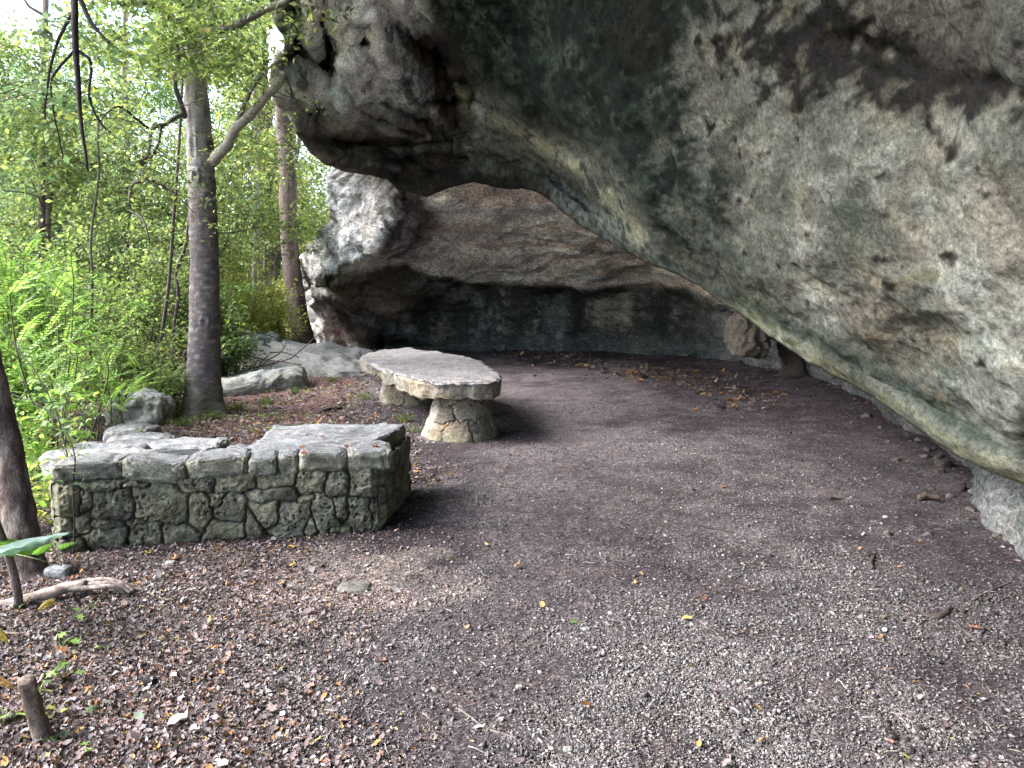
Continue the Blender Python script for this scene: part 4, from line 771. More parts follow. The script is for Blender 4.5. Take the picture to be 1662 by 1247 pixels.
# ---------------------------------------------------------------- bluish leaves of a tree overhanging from the left, sky showing between
ot = tree(np.random.default_rng(33), (-7.6, 9.0), 8.0, .07, 'slim tree at the far left whose airy bluish leaves let the sky through', palette=BLUEG, crown_z=.3, spread=2.9, n_limb=26, leaves=9000, size=.065, cl=.36, fy=.03, name='airy_tree')
# ---------------------------------------------------------------- woodland trees behind
spec = [  # x, y, height, trunk, spread, crown start, palette, yellow, leaves, size, label
    (-8.9, 14.5, 6.2, .13, 2.6, .12, GREENS, .06, 9000, .085, 'mid-height leafy tree straight behind the bright fronds'),
    (-6.9, 16.5, 8.0, .15, 2.7, .22, GREENS, .18, 8000, .09, 'yellow-green tree just left of the smooth trunk'),
    (-7.6, 24.5, 9.0, .20, 2.6, .28, YELLOW, .3, 8000, .10, 'glowing yellow tree seen right of the smooth trunk'),
    (-11.5, 17.0, 6.5, .16, 3.0, .15, BLUEG, .04, 9000, .09, 'grey-green tree at the left edge beyond the airy one'),
    (-13.5, 23.0, 7.5, .22, 3.5, .15, GREENS, .06, 9000, .11, 'broad green tree deep in the wood on the far left'),
    (-10.0, 24.0, 11.0, .20, 3.5, .2, DARKG, .02, 9000, .11, 'dark crowned tree deep in the wood'),
    (-7.8, 27.0, 12.0, .22, 3.4, .2, GREENS, .3, 9000, .12, 'pale yellowish tree beyond the vine-hung trunk'),
    (-16.0, 31.0, 9.5, .25, 4.2, .12, GREENS, .08, 9000, .13, 'tall tree far back on the left'),
    (-11.8, 33.0, 13.0, .25, 4.0, .15, YELLOW, .2, 9000, .13, 'sunlit yellow crown far back between darker trees'),
    (-7.5, 36.0, 14.0, .25, 4.0, .12, YELLOW, .3, 9000, .13, 'bright far tree filling the gap beside the cliff'),
    (-22.0, 34.0, 10.0, .28, 4.8, .12, GREENS, .05, 9000, .14, 'furthest left tree of the wood')]
for i, (x_, y_, h_, r_, sp, cz_, pl_, fy, lv, sz, lb) in enumerate(spec):
    sz *= 1.3 if y_ < 22 else 1.05
    tree(np.random.default_rng(100+i), (x_, y_), h_, r_*.55, lb, group='trees of the wood on the left', palette=pl_, crown_z=cz_, spread=sp, n_limb=30, leaves=int(lv*2.1), size=sz*.92, cl=.65, fy=fy, lean=(rg.normal(0, .06), 0))
# thin leafless trunks between them
for i, (x_, yb, d_, lb) in enumerate([(205, 560, 17, 'thin grey trunk seen through the left thicket'), (438, 520, 31, 'slender dark trunk left of the leaf-covered path'), (415, 540, 23, 'thin pole-like trunk at the left edge of the leaf-covered path'), (75, 560, 15, 'dark stem deep in the shrubs at the far left')]):
    stem_plant('pole_tree', [(x_, yb+20, d_), (x_-2, yb-100, d_), (x_+4, 300, d_), (x_-3, 120, d_), (x_+2, -100, d_)], (.08, .065, .05), lb, 'tree', (.15, .13, .125), 500, .09, GREENS, 'thin trunks in the wood', tw=9, tl=1.4, cl=.4)
# ---------------------------------------------------------------- shrubs
shr = [(-5.6, 8.2, 1.5, .7, BRIGHT, 5200, .05, 'fresh green shrub behind the far left wall stones'), (-6.4, 9.6, 2.3, .9, BRIGHT, 7000, .055, 'tall fresh green shrub at the left edge'), (-5.2, 10.6, 1.3, .8, GREENS, 4500, .05, 'low mid-green shrub left of the smooth trunk'),
    (-6.3, 12.5, 2.6, 1.0, GREENS, 7000, .06, 'dense shrub behind the diagonal stem'), (-4.9, 12.9, 1.6, .7, DARKG, 5000, .055, 'dark tangled shrub at the foot of the smooth trunk'), (-8.3, 11.8, 3.0, 1.2, GREENS, 8000, .06, 'big rounded shrub high on the left'),
    (-5.9, 17.0, 2.0, .9, YELLOW, 5000, .07, 'pale leafy shrub seen right of the smooth trunk'), (-7.6, 19, 3.2, 1.4, GREENS, 8000, .08, 'grey-green shrub filling the middle of the wood'), (-6.3, 23.0, 2.5, 1.0, YELLOW, 5500, .08, 'yellowish shrub left of the leaf-covered path'),
    (-9.8, 18, 3.5, 1.4, BLUEG, 8000, .08, 'bluish shrub deep on the left'), (-4.6, 9.9, .7, .5, GREENS, 1800, .045, 'small shrub at the boulder by the smooth trunk'), (-12.5, 20, 4, 1.8, GREENS, 8000, .09, 'broad shrub at the left horizon'), (-5.1, 14.3, .9, .6, BLUEG, 2500, .05, 'low leafy tuft between the boulders'),
    (-9.2, 28, 4.0, 2.0, GREENS, 8000, .11, 'far shrub beyond the vine-hung trunk'), (-5.7, 18.4, 1.6, .7, YELLOW, 3500, .06, 'yellow undergrowth left of the leaning trunk'), (-14, 27, 5, 2.4, DARKG, 8000, .12, 'dark thicket far on the left')]
for i, (x_, y_, h_, sp, pl_, lv, sz, lb) in enumerate(shr):
    shrub(np.random.default_rng(200+i), (x_, y_), h_, sp, lb, 'shrubs under the trees', pl_, leaves=int(lv*1.4), size=sz*1.25, cl=.11*h_+.1, stems=11)
shrub(np.random.default_rng(231), (-3.25, 4.95), .62, .38, 'leafy yellow-green plant growing over the left end of the wall', None, np.vstack([BRIGHT, YELLOW]), 10, 420, .055, .2, name='leafy_plant', cat='plant', cl=.11, sr=.004, tpl=LEAF_O)
shrub(np.random.default_rng(232), (-3.75, 6.0), .75, .5, 'broad-leaved green plant behind the left end of the wall', None, BRIGHT, 10, 700, .06, .15, name='leafy_plant', cat='plant', cl=.13, sr=.004, tpl=LEAF_O)
shrub(np.random.default_rng(233), (-3.3, 4.3), .5, .35, 'sparse plant between the near trunk and the wall corner', None, BLUEG, 7, 200, .05, .1, name='leafy_plant', cat='plant', cl=.10, sr=.004, tpl=LEAF_O)
# far wood as one mass
n = 42; rr = np.random.default_rng(9); az = np.radians(rr.uniform(-62, -2, 900)); d_ = rr.uniform(42, 60, 900)
cen = np.stack([d_*np.sin(az), d_*np.cos(az), rr.uniform(0, 9, 900)], -1)
V, Fc, C = foliage(rr, cen, 2.2, 120000, .22, np.vstack([GREENS, YELLOW]), .12); tag(make('far_woodland', V, Fc, M_LEAF, None, C), 'hazy mass of far trees closing the view on the left', 'woodland', kind='stuff')
cen = np.stack([rr.uniform(-24, -5.2, 500), rr.uniform(11, 40, 500)], -1); cen = cen[cen[:, 0] < -4.6-.10*cen[:, 1]]
V, Fc, C = foliage(rr, np.c_[cen, rr.uniform(.05, .6, len(cen))], .6, 60000, .07, np.vstack([DARKG, GREENS, BRIGHT[:1]]), .1); tag(make('undergrowth', V, Fc, M_LEAF, None, C), 'low green undergrowth covering the wood floor', 'undergrowth', kind='stuff')
cen = np.stack([rr.uniform(-9, -3.6, 260), rr.uniform(1.0, 9.0, 260)], -1); cen = cen[cen[:, 0] < -1.6-.62*cen[:, 1]-.6*(cen[:, 1] < 4)]
V, Fc, C = foliage(rr, np.c_[cen, rr.uniform(.02, .5, len(cen))], .45, 9000, .06, np.vstack([GREENS, BRIGHT]), .1); tag(make('undergrowth', V, Fc, M_LEAF, None, C), 'low green undergrowth at the left edge near the leaning trunk', 'undergrowth', kind='stuff')
# bare tangle inside the thicket
prt = []
for k in range(70):
    a = np.array([rr.uniform(-7.2, -4.7), rr.uniform(11.5, 14), 0]); yaw = rr.uniform(0, 6.28); prt.append(tube(limb(rr, a, (math.cos(yaw)*.5, math.sin(yaw)*.5, 1), rr.uniform(1, 2.6), 8, .28, -.3), (.014, .006), 4)+((.07, .058, .055),))
V, Fc, C = join(prt); tag(make('bare_thicket', V, Fc, M_BARK, None, C), 'tangle of bare brown twigs left of the smooth trunk', 'thicket', kind='stuff')

# ---------------------------------------------------------------- bright pinnate fronds at the left
def frond(rng, a, d, L, pairs=15, ll=.05, droop=.5, palette=BRIGHT):
    q = limb(rng, a, d, L, 10, .03, -droop); out = [tube(q, (.004, .002), 4)+((.10, .16, .05),)]; T = np.gradient(q, axis=0); T /= np.linalg.norm(T, axis=1)[:, None]
    side = np.cross(T, [0, 0, 1.]); side /= np.linalg.norm(side, axis=1)[:, None]+1e-9; loc, rot, sc = [], [], []
    for k in range(pairs):
        t = (.15+.85*k/(pairs-1))*(len(q)-1.01); i = int(t); p = q[i]+(q[i+1]-q[i])*(t-i)
        for s in (-1, 1):
            x = side[i]*s*.93+T[i]*.35+rng.normal(0, .07, 3); x /= np.linalg.norm(x); z = np.cross(T[i], side[i]); z = -z if z[2] < 0 else z; z = z+rng.normal(0, .2, 3); y = np.cross(z, x); y /= np.linalg.norm(y); z = np.cross(x, y)
            loc.append(p); rot.append(np.stack([x, y, z], 1)); sc.append(ll*rng.uniform(.8, 1.15)*(1-.35*abs(k/(pairs-1)-.4)))
    c = pal(rng, len(loc), palette, .02); return out[0], scatter(*LEAF4, np.array(loc), np.array(rot), np.array(sc), c)
def frond_shrub(seed, base_px, d_, fr, label, palette=BRIGHT, ll=.055):
    rng = np.random.default_rng(seed); b = W(*base_px, d_); b[2] = gh(b[0], b[1]); root = thing('frond_shrub', b, label, 'shrub', 'bright feathery shrubs at the left'); st, lv = [], []
    for (tx, ty) in fr:
        tip = W(tx, ty, d_+rng.uniform(-.5, .5)); q = smoothline([b+[rng.normal(0, .1), rng.normal(0, .1), 0], b*.4+tip*.6+[0, 0, .05], tip], 12); st.append(tube(q, (.012, .005), 4)+((.12, .12, .07),))
        for k in range(8):
            a = q[rng.integers(4, 12)]; yaw = rng.uniform(0, 6.28); s, l = frond(rng, a, (math.cos(yaw), math.sin(yaw), rng.uniform(.2, 1.6)), rng.uniform(.3, .55), 13, ll, .5, palette); st.append(s); lv.append(l)
    V, Fc, C = join(st); make('stem', V, Fc, M_BARK, root, C); V, Fc, C = join(lv); make('foliage', V, Fc, M_LEAF, root, C)
frond_shrub(1, (60, 760), 6.4, [(30, 560), (15, 480), (60, 600), (20, 640), (90, 640), (40, 700)], 'nearest bright feathery shrub behind the leaning near trunk')
frond_shrub(2, (110, 720), 7.6, [(120, 430), (105, 500), (85, 470), (130, 540), (60, 540), (140, 600), (110, 620)], 'tallest bright feathery shrub with upright fronds')
frond_shrub(3, (180, 690), 8.3, [(170, 560), (200, 590), (150, 610), (210, 630), (180, 650), (225, 600)], 'low bright feathery shrub next to the grey boulder', ll=.045)
frond_shrub(4, (20, 700), 8.8, [(10, 420), (40, 400), (20, 470), (60, 440), (-20, 450), (5, 540)], 'bright feathery shrub highest at the left edge')
# thin dark arching stems in front of them
stem_plant('arching_stem', [(110, 900, 4.7), (118, 820, 4.8), (105, 720, 5), (78, 640, 5.2), (40, 580, 5.4), (0, 535, 5.6)], (.006, .004), 'thin dark stem arching up left over the wall end', 'stem', (.03, .035, .03), 90, .045, DARKG, tw=6, tl=.35, cl=.08)
stem_plant('arching_stem', [(120, 905, 4.5), (121, 850, 4.5), (118, 790, 4.55), (122, 740, 4.6), (100, 690, 4.7), (60, 655, 4.9), (20, 640, 5.1)], (.005, .003), 'thin dark stem standing against the wall corner then bending left', 'stem', (.03, .035, .03), 70, .045, BLUEG, tw=6, tl=.3, cl=.07)

# ---------------------------------------------------------------- small plants in front
def seedling(p, n, size, label, palette=BRIGHT, h=.08, seed=0, tpl=LEAF_LOBE, name='seedling', cat='seedling', spread=.08, fy=.05):
    rng = np.random.default_rng(seed); p = np.array([p[0], p[1], float(gh(p[0], p[1]))]); root = thing(name, p, label, cat, 'seedlings'); st, loc, rot = [], [], []
    for k in range(n):
        yaw = rng.uniform(0, 6.28); r_ = rng.uniform(.3, 1)*spread; e = p+[math.cos(yaw)*r_, math.sin(yaw)*r_, h*rng.uniform(.5, 1.2)]
        st.append(tube(smoothline([p-[0, 0, .01], (p+e)/2+[0, 0, h*.25], e], 6), (.0022, .0014), 4)+((.14, .17, .07),)); loc.append(e)
    V, Fc, C = join(st); make('stem', V, Fc, M_BARK, root, C)
    rt, sz, cc = rotz_tilt(n, .35, rng, .2), size*rng.uniform(.7, 1.25, n), pal(rng, n, palette, fy)
    for k in range(n): V, Fc, C = scatter(*tpl, np.array(loc[k:k+1]), rt[k:k+1], sz[k:k+1], cc[k:k+1]); make('leaf', V, Fc, M_LEAF, root, C)
for i, (x_, y_, n, s, h_, sp, pl_, lb) in enumerate([(140, 1010, 4, .05, .07, .06, BRIGHT, 'lobed green seedling leaves nearest the driftwood tip'), (100, 1045, 5, .045, .05, .07, BRIGHT, 'bright seedling below the driftwood'), (105, 1100, 7, .05, .07, .09, BRIGHT, 'fullest bright seedling right of the broken stump'),
        (60, 1130, 5, .04, .05, .08, GREENS, 'dull green seedling left of the broken stump'), (95, 1195, 4, .045, .03, .06, BLUEG, 'bluish seedling at the foot of the broken stump'), (85, 1155, 4, .035, .05, .06, YELLOW, 'yellow-green seedling leaning on the broken stump'), (5, 1170, 5, .05, .06, .08, BRIGHT, 'seedling cut by the left edge of the photo'),
        (40, 985, 5, .04, .05, .05, BLUEG, 'pale bluish seedling in front of the driftwood'), (170, 1045, 3, .03, .02, .05, GREENS, 'tiny creeping seedling right of the others'), (165, 1145, 3, .035, .02, .05, BLUEG, 'flat bluish seedling among brown leaves'), (155, 1205, 2, .04, .015, .03, BRIGHT, 'two small green leaves lying near the bottom left'),
        (245, 745, 6, .06, .10, .15, BRIGHT, 'green seedling at the wall beside the flat slab'), (215, 720, 6, .06, .12, .15, BRIGHT, 'bright seedling growing on the pointed rock'), (150, 760, 8, .05, .2, .2, YELLOW, 'yellow-green seedling on the overgrown wall end'), (300, 735, 6, .05, .06, .15, GREENS, 'green sprig behind the wall coping')]):
    p = G(x_, y_); seedling(p, n, s, lb, pl_, h_, 300+i, spread=sp)
# the big drooping leaves at the left edge, on their own stem
p = G(30, 995); sg = thing('broad_leaved_sapling', p, 'young stem with a large blue-green drooping leaf at the left edge', 'sapling')
q = pxline([(32, 1000, 3.75), (28, 960, 3.72), (18, 915, 3.7), (2, 868, 3.66), (-25, 800, 3.6), (-60, 740, 3.6)], 24); V, Fc = tube(q, (.022, .02, .017, .014), 10, .002, 30, 1); make('stem', V, Fc, M_BARK, sg, np.broadcast_to([.12, .095, .09], V.shape))
def big_leaf(a, b, wd, col, sag=.02, roll=.3, parent=None, lab=None):
    a, b = np.asarray(a), np.asarray(b); L = np.linalg.norm(b-a); x = (b-a)/L; s_ = np.cross(x, [0, 0, 1.]); s_ /= np.linalg.norm(s_); z = np.cross(s_, x); s2 = s_*math.cos(roll)+z*math.sin(roll); z2 = np.cross(s2, x)
    u, v = np.meshgrid(np.linspace(0, 1, 90), np.linspace(-1, 1, 41)); pr = np.sin(np.pi*np.clip(u, 0, 1)**.7)**.8*(1-.25*u); P = a+x*(u*L)[..., None]+s2*(v*pr*wd/2)[..., None]+z2*((-sag*4*(u-.5)**2+sag)-.25*wd*np.abs(v)**1.6*pr+.02*wd*np.sin(u*38)*np.abs(v)+.06*wd*fbm(np.stack([u*3, v*2, 0*u], -1)+a[0], 2))[..., None]
    c = np.broadcast_to(np.asarray(col, float), P.shape)*(1+.35*np.exp(-(v/.05)**2)+.22*np.exp(-((((u*9-np.abs(v)*1.6) % 1)-.5)/.09)**2)-.2*np.clip(fbm(np.stack([u*5, v*3, 0*u], -1), 3), 0, 1))[..., None]; o = make('leaf', P.reshape(-1, 3), gridfaces(41, 90), M_LEAF, parent, c.reshape(-1, 3)); 
    if lab: o['label'] = lab
big_leaf(W(-45, 905, 3.45), W(112, 866, 3.35), .17, (.085, .155, .135), .02, .25, sg, 'large blue-green drooping leaf'); big_leaf(W(-30, 880, 3.6), W(85, 895, 3.75), .13, (.09, .19, .03), .02, -.5, sg); big_leaf(W(52, 900, 3.6), W(90, 880, 3.62), .06, (.09, .19, .035), .01, .6, sg)
big_leaf(W(92, 888, 3.7), W(124, 882, 3.72), .06, (.09, .19, .035), .01, .5, sg); big_leaf(W(88, 972, 3.5), W(60, 992, 3.45), .05, (.25, .20, .04), .01, .4, sg, 'yellow leaf'); big_leaf(W(-20, 1010, 2.9), W(14, 1045, 2.85), .07, (.20, .16, .035), .01, .3, sg, 'yellow-brown leaf'); big_leaf(W(-25, 1090, 2.7), W(24, 1118, 2.66), .08, (.19, .11, .035), .01, .3, sg, 'brown curled leaf')
for pts in ([(8, 896, 3.68), (50, 905, 3.6), (100, 918, 3.65)], [(100, 918, 3.65), (92, 890, 3.7)], [(88, 972, 3.5), (105, 980, 3.52), (120, 992, 3.55)], [(-10, 890, 3.5), (30, 880, 3.45)]):
    V, Fc = tube(pxline(pts, 10), (.003, .002), 5); make('petiole', V, Fc, M_BARK, sg, np.broadcast_to([.16, .2, .09], V.shape))
# grass tufts, countable ones by the table and the trunk
def tuft(p, n, h, label, seed, col=(.13, .19, .06)):
    rng = np.random.default_rng(seed); z = float(gh(p[0], p[1])); parts = []
    for k in range(n):
        a = np.array([p[0]+rng.normal(0, .06), p[1]+rng.normal(0, .06), z-.01]); yaw = rng.uniform(0, 6.28); l = h*rng.uniform(.5, 1.1); o_ = l*rng.uniform(.2, .9); e = a+[math.cos(yaw)*o_, math.sin(yaw)*o_, l*.8]
        parts.append(tube(smoothline([a, a+[0, 0, l*.6]+(e-a)*.3*np.array([1, 1, 0]), e], 5), (.003, .001), 4)+(np.asarray(col)*rng.uniform(.7, 1.5),))
    V, Fc, C = join(parts); tag(make('grass_tuft', V, Fc, M_LEAF, None, C), label, 'grass tuft', 'grass tufts on the leafy ground')
for i, (x_, y_, n, h_, lb) in enumerate([(638, 655, 60, .22, 'tallest grass tuft between the legs of the stone table'), (595, 648, 45, .16, 'grass tuft left of the far table leg'), (655, 680, 70, .14, 'spread grass tuft in front of the far table leg'), (672, 700, 40, .12, 'thin grass tuft left of the near table leg'), (345, 678, 90, .16, 'grass tuft hugging the base of the smooth trunk'),
        (300, 690, 70, .14, 'grass tuft left of the smooth trunk base'), (385, 662, 80, .14, 'grass tuft right of the smooth trunk'), (430, 655, 80, .14, 'grass tuft below the dark rock ledge'), (480, 640, 60, .14, 'grass tuft between the ledge and the far table leg'), (540, 620, 60, .14, 'grass tuft right of the dark rock ledge'), (400, 600, 70, .3, 'pale dry grass tuft in front of the thicket'), (270, 650, 70, .35, 'dry straw-coloured grass tuft by the boulder')]):
    tuft(G(x_, y_), n, h_, lb, 400+i, (.30, .27, .13) if 'dry' in lb else (.15, .21, .07))
rr = np.random.default_rng(12); n = 2600; xs, ys = rr.uniform(250, 600, n), rr.uniform(600, 700, n); p = G(xs, ys); k = (fbm(np.c_[p[:, :2]*1.3, np.zeros(n)], 3) > .02) & (p[:, 1] > 8.4) & (p[:, 0] < -1.9-.02*p[:, 1]); p = p[k]; p[:, 2] = gh(p[:, 0], p[:, 1])+rr.uniform(.01, .05, len(p))
V, Fc, C = scatter(*LEAF_O, p, rotz_tilt(len(p), .3, rr, .1), rr.uniform(.02, .05, len(p)), pal(rr, len(p), np.vstack([GREENS, BRIGHT]), .25)); tag(make('ground_cover', V, Fc, M_LEAF, None, C), 'small green leaves creeping over the leafy slope', 'ground cover', kind='stuff')

# ---------------------------------------------------------------- driftwood, stump and sticks
dw = thing('driftwood', G(100, 975), 'weathered grey driftwood branch with a split hollow end', 'driftwood')
q = pxline([(-30, 1003, 3.75), (0, 992, 3.77), (40, 981, 3.8), (80, 968, 3.84), (110, 958, 3.88), (140, 953, 3.9)], 30)+np.array([0, 0, .015]); V, Fc = tube(q, (.038, .036, .034, .03, .022), 18, .006, 18, 2); make('branch', V, Fc, M_WOOD, dw, mix(np.broadcast_to(np.array([.17, .14, .13]), V.shape), (.32, .29, .27), sm(fbm(V*20, 3), 0, .4)))
for k, pts in enumerate([[(108, 962, 3.87), (140, 961, 3.86), (180, 958, 3.85), (205, 970, 3.86)], [(112, 955, 3.93), (150, 948, 3.92), (190, 949, 3.91), (218, 966, 3.88)], [(145, 955, 3.9), (185, 953, 3.89), (212, 968, 3.87)]]):
    V, Fc = tube(pxline(pts, 24)+np.array([0, 0, .02]), (.014, .013, .012, .008), 10, .004, 25, k); make('split_strand', V, Fc, M_WOOD, dw, mix(np.broadcast_to(np.array([.12, .10, .10]), V.shape), (.30, .27, .25), sm(fbm(V*30, 3), 0, .4)))
q = pxline([(76, 1238, 2.62), (68, 1190, 2.62), (55, 1150, 2.6), (46, 1118, 2.58), (42, 1103, 2.57)], 30); V, Fc = tube(q, (.050, .034, .030, .027, .027), 24, .009, 22, 5); V[:, 2] += .012*fbm(V*60, 2)*sm(V[:, 2], .25, .3)
tag(make('broken_stump', V, Fc, M_WOOD, None, mix(mix(np.broadcast_to(np.array([.09, .07, .062]), V.shape), (.21, .18, .16), sm(fbm(V*np.array([30, 30, 8]), 3), 0, .4)), (.3, .26, .22), .5*sm(V[:, 2], .27, .3))), 'short broken sapling stump standing in the leaves', 'stump')
sticks = [([(66, 1105), (95, 1030)], .008, (.26, .22, .18), 'pale stick slanting up from the broken stump'), ([(60, 1100), (100, 1062)], .005, (.3, .27, .23), 'thinner pale stick beside the broken stump'), ([(0, 1033), (75, 1028)], .006, (.22, .18, .16), 'straight pale stick at the left edge'), ([(365, 1012), (410, 997)], .006, (.05, .04, .045), 'short dark stick on the gravel in front of the wall'),
    ([(1105, 852), (1190, 866)], .008, (.05, .04, .04), 'long thin dark stick lying across the gravel'), ([(1412, 925), (1420, 898)], .014, (.04, .035, .035), 'short dark stick standing out near the cliff'), ([(1488, 812), (1525, 814)], .03, (.06, .045, .04), 'thick brown piece of wood near the cliff'), ([(1345, 812), (1368, 812)], .012, (.045, .035, .035), 'small dark piece of wood on the floor'),
    ([(518, 668), (560, 660)], .025, (.06, .05, .045), 'dark stick on the leafy ground behind the platform'), ([(745, 1150), (790, 1180), (840, 1200), (845, 1225)], .004, (.12, .105, .10), 'bent pale twig near the bottom centre'), ([(915, 1175), (905, 1195), (890, 1215), (885, 1250)], .004, (.11, .10, .09), 'crooked pale twig at the bottom centre'),
    ([(1640, 945), (1575, 975)], .006, (.07, .06, .06), 'thin dark twig at the right edge'), ([(1545, 985), (1520, 1000), (1490, 990)], .016, (.04, .032, .032), 'dark twisted root piece on the right'), ([(1590, 1040), (1550, 1010)], .01, (.045, .038, .04), 'dark root end near the brown leaf on the right'), ([(290, 700), (330, 705)], .01, (.2, .17, .14), 'pale twig near the smooth trunk')]
for i, (pts, r_, cc, lb) in enumerate(sticks):
    q = np.array([G(a, b) for a, b in pts]); q = smoothline(q, 14) if len(q) > 2 else resample(q, 14); q[:, 2] = gh(q[:, 0], q[:, 1])+r_*.8; q = q+r_*1.6*np.stack([fbm(q*7+k, 2) for k in (1, 5, 9)], -1); V, Fc = tube(q, (r_, r_*.9, r_*.55), 8, r_*.25, 60, i)
    tag(make('stick', V, Fc, M_WOOD, None, np.broadcast_to(cc, V.shape)), lb, 'stick', 'sticks on the ground')
# ================================================================= GRAVEL AND LEAF LITTER
rr = np.random.default_rng(77)
def blocked(x, y):
    """inside the stonework"""
    P = np.array([A0, A1, A2, A3, A4, A5]); ins = np.zeros(x.shape, bool); j = 5
    for i in range(6):
        c_ = ((P[i, 1] > y) != (P[j, 1] > y)) & (x < (P[j, 0]-P[i, 0])*(y-P[i, 1])/(P[j, 1]-P[i, 1]+1e-12)+P[i, 0]); ins ^= c_; j = i
    return ins
def ground_pts(n, dmin, dmax, pw=1.6, u0=-.74):
    """points on the floor, denser towards the viewer's end"""
    d = (dmin**(1-pw)+(dmax**(1-pw)-dmin**(1-pw))*rr.random(n))**(1/(1-pw)); u = rr.uniform(u0, .74, n); x = u*d; y = d
    k = ~blocked(x, y); x, y = x[k], y[k]; return np.stack([x, y, gh(x, y)], -1)
P = ground_pts(420000, 2.0, 13, 2.2)
n1 = fbm(np.c_[P[:, :2]*.7, np.zeros(len(P))], 4); n2 = fbm(np.c_[P[:, :2]*3, np.zeros(len(P))]+8, 4)
dens = np.clip(.16+.9*sm(n1*.8+n2*.6, -.25, .6), 0, 1)
dens = dens*(1-.72*np.exp(-((P[:, 0]-.15-.17*(P[:, 1]-4)+.25*n1)/.5)**2)*sm(8.5-P[:, 1], 0, 2))*(1-.5*sm(P[:, 0]-.3*P[:, 1]+.4*n1, .2, 1.3))
k = (rr.random(len(P)) < dens) & (P[:, 0] < 3.35+.25*(P[:, 1]-5)); P = P[k]; n = len(P)
s = np.exp(rr.normal(math.log(.0029), .45, n))*(1+.08*P[:, 1]); s = np.clip(s, .0015, .015)
v = np.array([[1, 0, 0], [0, 1, 0], [-1, 0, 0], [0, -1, 0], [0, 0, 1], [0, 0, -1.]]); f = np.array([[0, 1, 4], [1, 2, 4], [2, 3, 4], [3, 0, 4], [1, 0, 5], [2, 1, 5], [3, 2, 5], [0, 3, 5]]); v = v*(1+.22*rr.normal(size=(len(v), 1)))*np.array([1.35, 1.1, .8])
P[:, 2] += s*rr.uniform(-.35, .35, n)+.003
g = .055+.15*rr.random(n)**1.9; tanm = sm(np.exp(-(((P[:, 0]+.9)/.8)**2+((P[:, 1]-4.15)/.7)**2))+.3*n2[k], .3, .8)[:, None]
c = 1.05*g[:, None]*np.array([1.0, .95, .99])+tanm*np.array([.075, .05, .035]); c = c*(1+.18*rr.normal(size=(n, 1))).clip(.5, 1.6); warm = rr.random(n) < .12; c[warm] *= np.array([1.15, 1.0, .88])
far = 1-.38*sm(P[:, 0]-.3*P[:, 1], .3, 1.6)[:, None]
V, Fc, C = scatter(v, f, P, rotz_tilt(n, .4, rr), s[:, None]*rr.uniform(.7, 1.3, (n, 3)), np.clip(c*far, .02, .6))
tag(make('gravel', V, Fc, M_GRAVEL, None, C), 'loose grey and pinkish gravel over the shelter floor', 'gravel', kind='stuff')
BROWN = np.array([(.15, .105, .095), (.20, .145, .125), (.26, .20, .18), (.10, .07, .065), (.27, .225, .205), (.07, .05, .05), (.22, .12, .08), (.30, .265, .25), (.11, .08, .075), (.21, .155, .145)])*np.array([.66, .70, .80])
ORANGE = np.array([(.36, .18, .06), (.40, .24, .08), (.30, .14, .06), (.40, .31, .12)])*.72
def litter(name, P, size, tilt, label, fo=.06, sub=None, palette=BROWN):
    n = len(P); c = pal(rr, n, palette, fo, ORANGE); sc = size*np.exp(rr.normal(0, .35, n)); P = P.copy(); P[:, 2] += sc*rr.uniform(.0, .25, n)
    V, Fc, C = scatter(*LEAF_DRY, P, rotz_tilt(n, tilt, rr), sc[:, None]*rr.uniform([.8, .6, .5], [1.2, 1.3, 1.8], (n, 3)), c); return tag(make(name, V, Fc, M_DRY, None, C), label, 'leaf litter', kind='stuff')
def sel(P, prob): return P[rr.random(len(P)) < prob]
P = ground_pts(330000, 2.1, 5.1, 1.9, -1.3); nn = fbm(np.c_[P[:, :2]*1.1, np.zeros(len(P))], 4)
near = sel(P, .62*sm(-P[:, 0]+.45*nn-.10*(P[:, 1]-3)+.1, .35, 1.5)*(1-.85*np.exp(-(((P[:, 0]+.75)/.55)**2+((P[:, 1]-4.2)/.5)**2)))); litter('leaf_litter', near, .018, .45, 'brown leaf litter in front of the wall', .05)
P = ground_pts(150000, 5.1, 26, 1.5, -1.0); nn = fbm(np.c_[P[:, :2]*.9, np.zeros(len(P))], 4); back = sel(P, .75*sm(-P[:, 0]+.5*nn-.18*(P[:, 1]-6), .25, 1.2)*np.maximum(sm(P[:, 1]+4*nn, 5.6, 6.6), P[:, 0] < -2.9)); litter('leaf_litter', back, .034, .45, 'brown and orange leaf litter on the slope behind the wall', .16)
P = ground_pts(26000, 9, 20.5, 1.2); nn = fbm(np.c_[P[:, :2]*.6, np.zeros(len(P))]+5, 4); pxx, pyy = proj(P)
bm_ = np.exp(-((pyy-592-.16*(pxx-980))/16)**2)*sm(pxx, 780, 860)*sm(1330-pxx, 0, 150)+.6*np.exp(-((pyy-660-.0*(pxx-980))/10)**2)*sm(pxx, 1120, 1170)*sm(1260-pxx, 0, 60)
bm_ = bm_*1.6
litter('leaf_litter', sel(P, np.clip(.85*bm_*sm(nn, -.5, .2), 0, 1)), .060, .4, 'band of orange dead leaves along the back of the chamber', .4)
P = ground_pts(5200, 2.2, 14, 1.7); nn = fbm(np.c_[P[:, :2]*1.4, np.zeros(len(P))]+15, 3); litter('scattered_leaves', sel(P, .12+.5*sm(nn, .15, .5)), .022, .4, 'dead leaves scattered singly over the gravel', .12)
